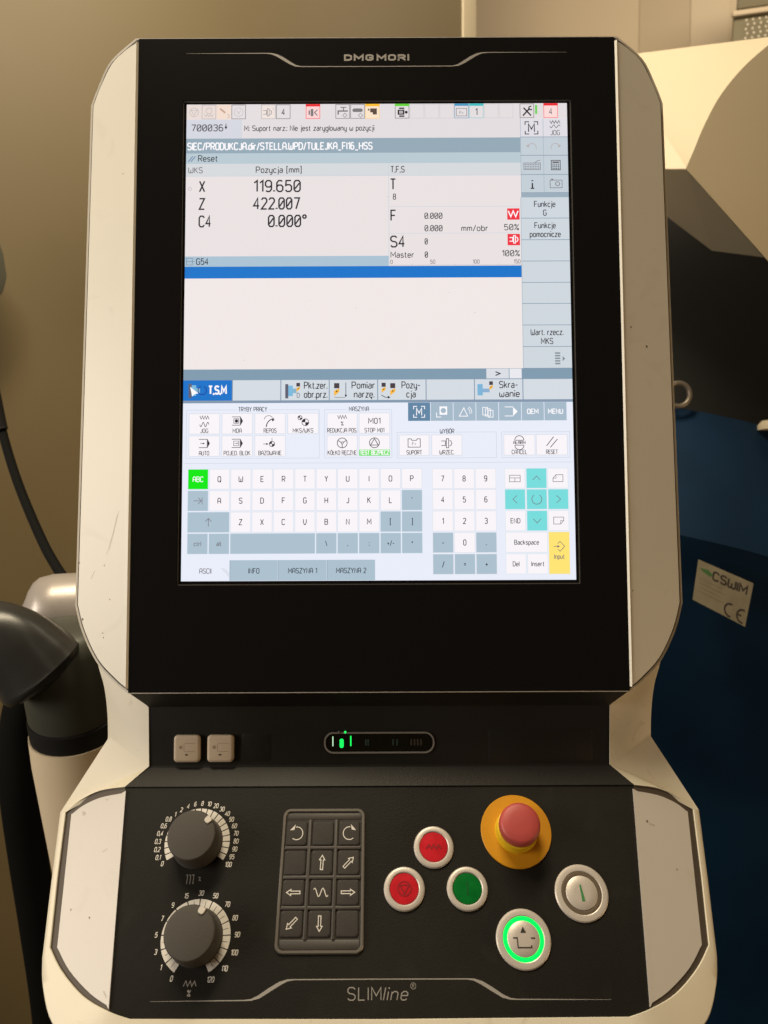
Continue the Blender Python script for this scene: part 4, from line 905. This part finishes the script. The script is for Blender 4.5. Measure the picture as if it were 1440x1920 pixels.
# rotary knobs
def dial(cx, cy, a_max, labels, half_ticks, pointer, sym):
    s = Sheet(FL, h0=0, step=.08); n = len(labels) - 1; ro, ri = 23.5, 18.4
    P = lambda a, r: (cx + r * math.sin(R(a)), cy + r * math.cos(R(a)))
    for i in range(n):
        a0 = -a_max + 2 * a_max * i / n; a1 = a0 + 2 * a_max / n
        sub = [(a0, a1)] if not half_ticks else [(a0, (a0 + a1) / 2), ((a0 + a1) / 2, a1)]
        for k, (p, q) in enumerate(sub):
            g0 = .9 if (k == 0) else .45; g1 = .9 if k == len(sub) - 1 else .45
            if half_ticks and k == 0: q_in, q_out = q - .9, q
            pts = [P(p + g0 + (q - g1 - p - g0) * t / 4, ro) for t in range(5)] + [P(q - g1 - (q - g1 - p - g0) * t / 4, ri) for t in range(5)]
            s.poly(pts, LEGEND, 1)
            if half_ticks and k == 0:   # short tick only on the inner half: join the outer halves
                s.poly([P(q - g1, ro), P(q + .45, ro), P(q + .45, ro - 1.4), P(q - g1, ro - 1.4)], LEGEND, 2)
    ds = s.build('dial_scale', op)
    s = Sheet(FL, h0=0, step=.08)
    for i, t in enumerate(labels):
        a = -a_max + 2 * a_max * i / n; w = .55 * len(t)
        x, y = P(a, 27.2 + .75 * (len(t) - 1) * abs(math.sin(R(a)))); s.text(t, x, y - 1.5, 3.0, LEGEND, 1, xs=.86, shear=.12, lw=.15)
    sym(s, cx, cy); s.build('dial_lettering', op)
    kn = lathe('override_knob', FL, cx, cy, [(18.0, 0), (18.2, .6), (17.6, 3), (17.0, 20), (16.8, 20.9), (16.2, 21.6), (15.2, 21.9), (.0001, 22.0)], KNOB, CP, 64, 30)
    pa = R(pointer); px_, py_ = cx + 14.9 * math.sin(pa), cy + 14.9 * math.cos(pa)
    ux, uy = math.sin(pa), math.cos(pa); vx, vy = uy, -ux
    out = [(-2.6, -1.0), (-2.0, -1.9), (-.8, -2.35), (1.7, -2.3), (2.15, 0), (1.7, 2.3), (-.8, 2.35), (-2.0, 1.9), (-2.6, 1.0)]
    pts = [(px_ + a * ux + b * vx, py_ + a * uy + b * vy) for a, b in out]; pt2 = [(px_ + .86 * a * ux + .86 * b * vx, py_ + .86 * a * uy + .86 * b * vy) for a, b in out]
    stack('pointer', FL, [(pts, 16), (pts, 22.5), (pt2, 23.0)], mat('pointer_white', (.66, .62, .57), .4), kn)
    return kn
def sym1(s, cx, cy):
    x, y = cx - 2, cy - 24.5
    for dx in (-2.2, 0, 2.2): s.line([(x + dx - .7, y + 2.6), (x + dx + .5, y + 2.6), (x + dx + .5, y - 3), (x + dx - .7 + 1.6, y - 3)], .45, mat('dull_print', (.32, .3, .28), .5), 1)
    s.text('%', x + 7, y - 1.2, 2.6, lw=.1, m=mat('dull_print', (.32, .3, .28), .5), l=1)
def sym2(s, cx, cy):
    s.line([(cx - 4.2 + 1.4 * i, cy - 25.4 - (0 if i % 2 else 3)) for i in range(7)], .55, mat('dull_print', (.32, .3, .28), .5), 1); s.text('%', cx, cy - 34, 3.4, LEGEND, 1, lw=.1)
k1 = dial(-132, -39.3, 122, ['0', '0,1', '0,2', '0,3', '0,4', '0,6', '0,8', '1', '2', '4', '6', '8', '10', '20', '30', '40', '50', '60', '70', '80', '90', '95', '100'], False, 47, sym1)
k2 = dial(-124.6, -100.1, 152, ['0', '1', '3', '5', '7', '9', '15', '30', '50', '70', '80', '90', '100', '110', '120'], True, 27, sym2)

# jog keypad
ko = rrect(-70.6, -110.6, -10.6, -16.6, 5.5, 7); ki = rrect(-68.4, -108.4, -12.8, -18.8, 3.6, 7)
n_ = len(ko)
rings = [(ko, 0), (ko, 1.2), ([(a[0] * .7 + b[0] * .3, a[1] * .7 + b[1] * .3) for a, b in zip(ko, ki)], 1.9), ([(a[0] * .2 + b[0] * .8, a[1] * .2 + b[1] * .8) for a, b in zip(ko, ki)], 1.9), (ki, 1.3), (ki, .3)]
kp = stack('jog_keypad', FL, rings, RIM, CP)
stack('keypad_mat', FL, [(ki, .2), (ki, .5)], RUBBER, kp)
RIDGE = mat('keypad_ridge', (.060, .054, .050), .55, bump=.2, scale=60)
kxs = [-60.1, -40.9, -21.9]; kss = [-33.9, -53.6, -73.0, -92.4]
for x in (-50.5, -31.4):
    p = rrect(x - 1.15, -102.2, x + 1.15, -24.4, .7, 3); stack('ridge', FL, [(p, .3), (p, 1.7), (rrect(x - .6, -101.8, x + .6, -24.8, .4, 3), 2.0)], RIDGE, kp)
for y0, y1 in ((-24.3, -19.6), (-44.9, -42.7), (-64.4, -62.2), (-83.8, -81.6), (-108, -102.0)):
    hh = .62 if y1 - y0 > 3 else 1.62
    p = rrect(-68, y0, -13.2, y1, .6, 3); stack('ridge', FL, [(p, .25), (p, hh), (rrect(-67.6, y0 + .4, -13.6, y1 - .4, .4, 3), hh + .3)], RIDGE, kp)
def hollow(s, x, y, ang, L_=9.4):
    c, si = math.cos(R(ang)), math.sin(R(ang)); w, hw, hl = .85, 1.9, 3.0
    pts = [(-L_ / 2, -w), (L_ / 2 - hl, -w), (L_ / 2 - hl, -hw), (L_ / 2, 0), (L_ / 2 - hl, hw), (L_ / 2 - hl, w), (-L_ / 2, w)]
    s.line([(x + a * c - b * si, y + a * si + b * c) for a, b in pts], .62, LEGEND, 1, True)
def curl(s, x, y, d):
    a0, a1 = (-130, 100) if d < 0 else (80, 310)
    s.arc(x, y, 4.4, .62, LEGEND, 1, a0, a1, 22)
    ex, ey = x + d * .9, y + 4.4
    s.poly([(x + d * 1.0, y + 6.2), (x + d * 1.8, y + 2.4), (x + d * 5.0, y + 2.0)], LEGEND, 2)
def wave(s, x, y): s.line([(x - 5 + 10 * i / 36, y + 2.6 * math.sin(2 * math.pi * (i / 36 * 1.75 + .12))) for i in range(37)], .6, LEGEND, 1)
legends = {(0, 0): lambda s, x, y: curl(s, x, y, -1), (2, 0): lambda s, x, y: curl(s, x, y, 1), (1, 1): lambda s, x, y: hollow(s, x, y, 88), (2, 1): lambda s, x, y: hollow(s, x, y, 45), (0, 2): lambda s, x, y: hollow(s, x, y, 180), (1, 2): wave, (2, 2): lambda s, x, y: hollow(s, x, y, 0), (0, 3): lambda s, x, y: hollow(s, x, y, 225), (1, 3): lambda s, x, y: hollow(s, x, y, 270)}
for r, y in enumerate(kss):
    for c, x in enumerate(kxs):
        p0 = rrect(x - 7.7, y - 8.3, x + 7.7, y + 8.3, 1.8, 4); p1 = rrect(x - 7.1, y - 7.7, x + 7.1, y + 7.7, 1.6, 4); p2 = rrect(x - 6.2, y - 6.8, x + 6.2, y + 6.8, 1.4, 4)
        k = stack('keypad_key', FL, [(p0, .3), (p0, .9), (p1, 1.5), (p2, 1.62)], RUBBER, kp)
        fn = legends.get((c, r))
        if fn:
            s = Sheet(FL, h0=1.66, step=.06); fn(s, x, y); s.build('key_symbol', kp)

# push buttons
def small_button(x, y, lens, mark, label):
    b = lathe('push_button', FL, x, y, [(14.3, 0), (14.3, 1.0), (13.6, 1.9), (12.4, 2.3), (10.9, 2.2), (10.3, 1.7), (10.2, .2)], BEZEL, CP, 56, 25)
    b['label'] = label
    l = lathe('button_lens', FL, x, y, [(10.15, 0), (10.15, 1.2), (9.7, 1.7), (6, 2.1), (.001, 2.25)], lens, b, 48, 40)
    if mark:
        s = Sheet(FL, h0=2.3, step=.05); mark(s, x, y); s.build('button_mark', b)
DR = mat('dim_red_mark', (.30, .012, .02), .4)
small_button(39.1, -43.6, REDL, lambda s, x, y: s.line([(x - 5.4 + 1.8 * i, y + (1.2 if i % 2 else -1.2)) for i in range(7)], 1.1, DR, 1), 'red push button above the other two small buttons')
small_button(17.4, -70.9, REDL, lambda s, x, y: (s.arc(x, y, 4.6, .8, DR, 1), s.line([(x - 3.2, y + 2.2), (x + 3.2, y + 2.2), (x, y - 3.4)], .8, DR, 2, True)), 'red push button beside the jog keypad')
small_button(61.5, -71.0, GREENL, lambda s, x, y: s.line([(x, y + 4.4), (x, y - 4.4)], .9, mat('dim_green_mark', (.002, .09, .02), .4), 1), 'green push button')
def big_button(x, y, ring, mark, label):
    b = lathe('push_button', FL, x, y, [(18.5, 0), (18.5, .8), (17.8, 1.5), (16.6, 1.75), (14.4, 1.7), (13.9, 1.4), (13.8, .3)], BEZEL, CP, 64, 25); b['label'] = label
    lathe('ring_light', FL, x, y, [(13.75, .3), (13.7, 1.2), (12.4, 1.45), (11.2, 1.2), (11.1, .3)], ring, b, 64, 40)
    lathe('button_cap', FL, x, y, [(11.0, .3), (11.0, 1.5), (10.5, 1.9), (5, 2.05), (.001, 2.1)], BEZEL, b, 56, 40)
    s = Sheet(FL, h0=2.18, step=.06); mark(s, x, y); s.build('button_mark', b)
def upm(s, x, y):
    s.poly([(x - 1.9, y + 3.6), (x + 1.9, y + 3.6), (x, y + 7.4)], DARKLINE, 1)
    s.line([(x - 7.2, y + .6), (x - 4.4, y + .6), (x - 4.4, y - 5.2), (x + 4.8, y - 5.2), (x + 4.8, y - 3.8)], .75, DARKLINE, 1); s.line([(x + 4.8, y + .4), (x + 7.6, y + .4)], .75, DARKLINE, 1)
def gm(s, x, y):
    G = mat('green_mark', (.03, .22, .06), .5)
    s.line([(x - .6, y + 5.2), (x + .5, y - 5.4)], [.9, 2.1], G, 1)
    s.line([(x - .9, y + 1.2), (x + .9, y - 5)], .35, mat('green_mark_b', (.10, .3, .12), .5), 2)
big_button(97.4, -102.1, GLOW, upm, 'large round button ringed in bright green light')
big_button(141.0, -74.0, mat('ring_dark', (.13, .10, .07), .45), gm, 'large round unlit button with a green mark')
# emergency stop
es = lathe('emergency_stop', FL, 99.6, -32.8, [(25.6, 0), (25.6, .9), (25.2, 1.3), (15.0, 1.35), (14.6, 1.35)], YEL, CP, 72, 25); es['label'] = 'red emergency stop button on a yellow disc'
lathe('collar', FL, 99.6, -32.8, [(15.6, 1.2), (15.2, 6), (14.9, 12.4), (13.6, 13)], YELC, es, 56, 35)
lathe('mushroom_cap', FL, 99.6, -32.8, [(12.2, 12.8), (13.9, 13.4), (14.4, 15), (14.5, 20), (14.2, 22.0), (13.4, 23.2), (11.8, 24.0), (7, 24.6), (.001, 24.8)], REDC, es, 64, 40)
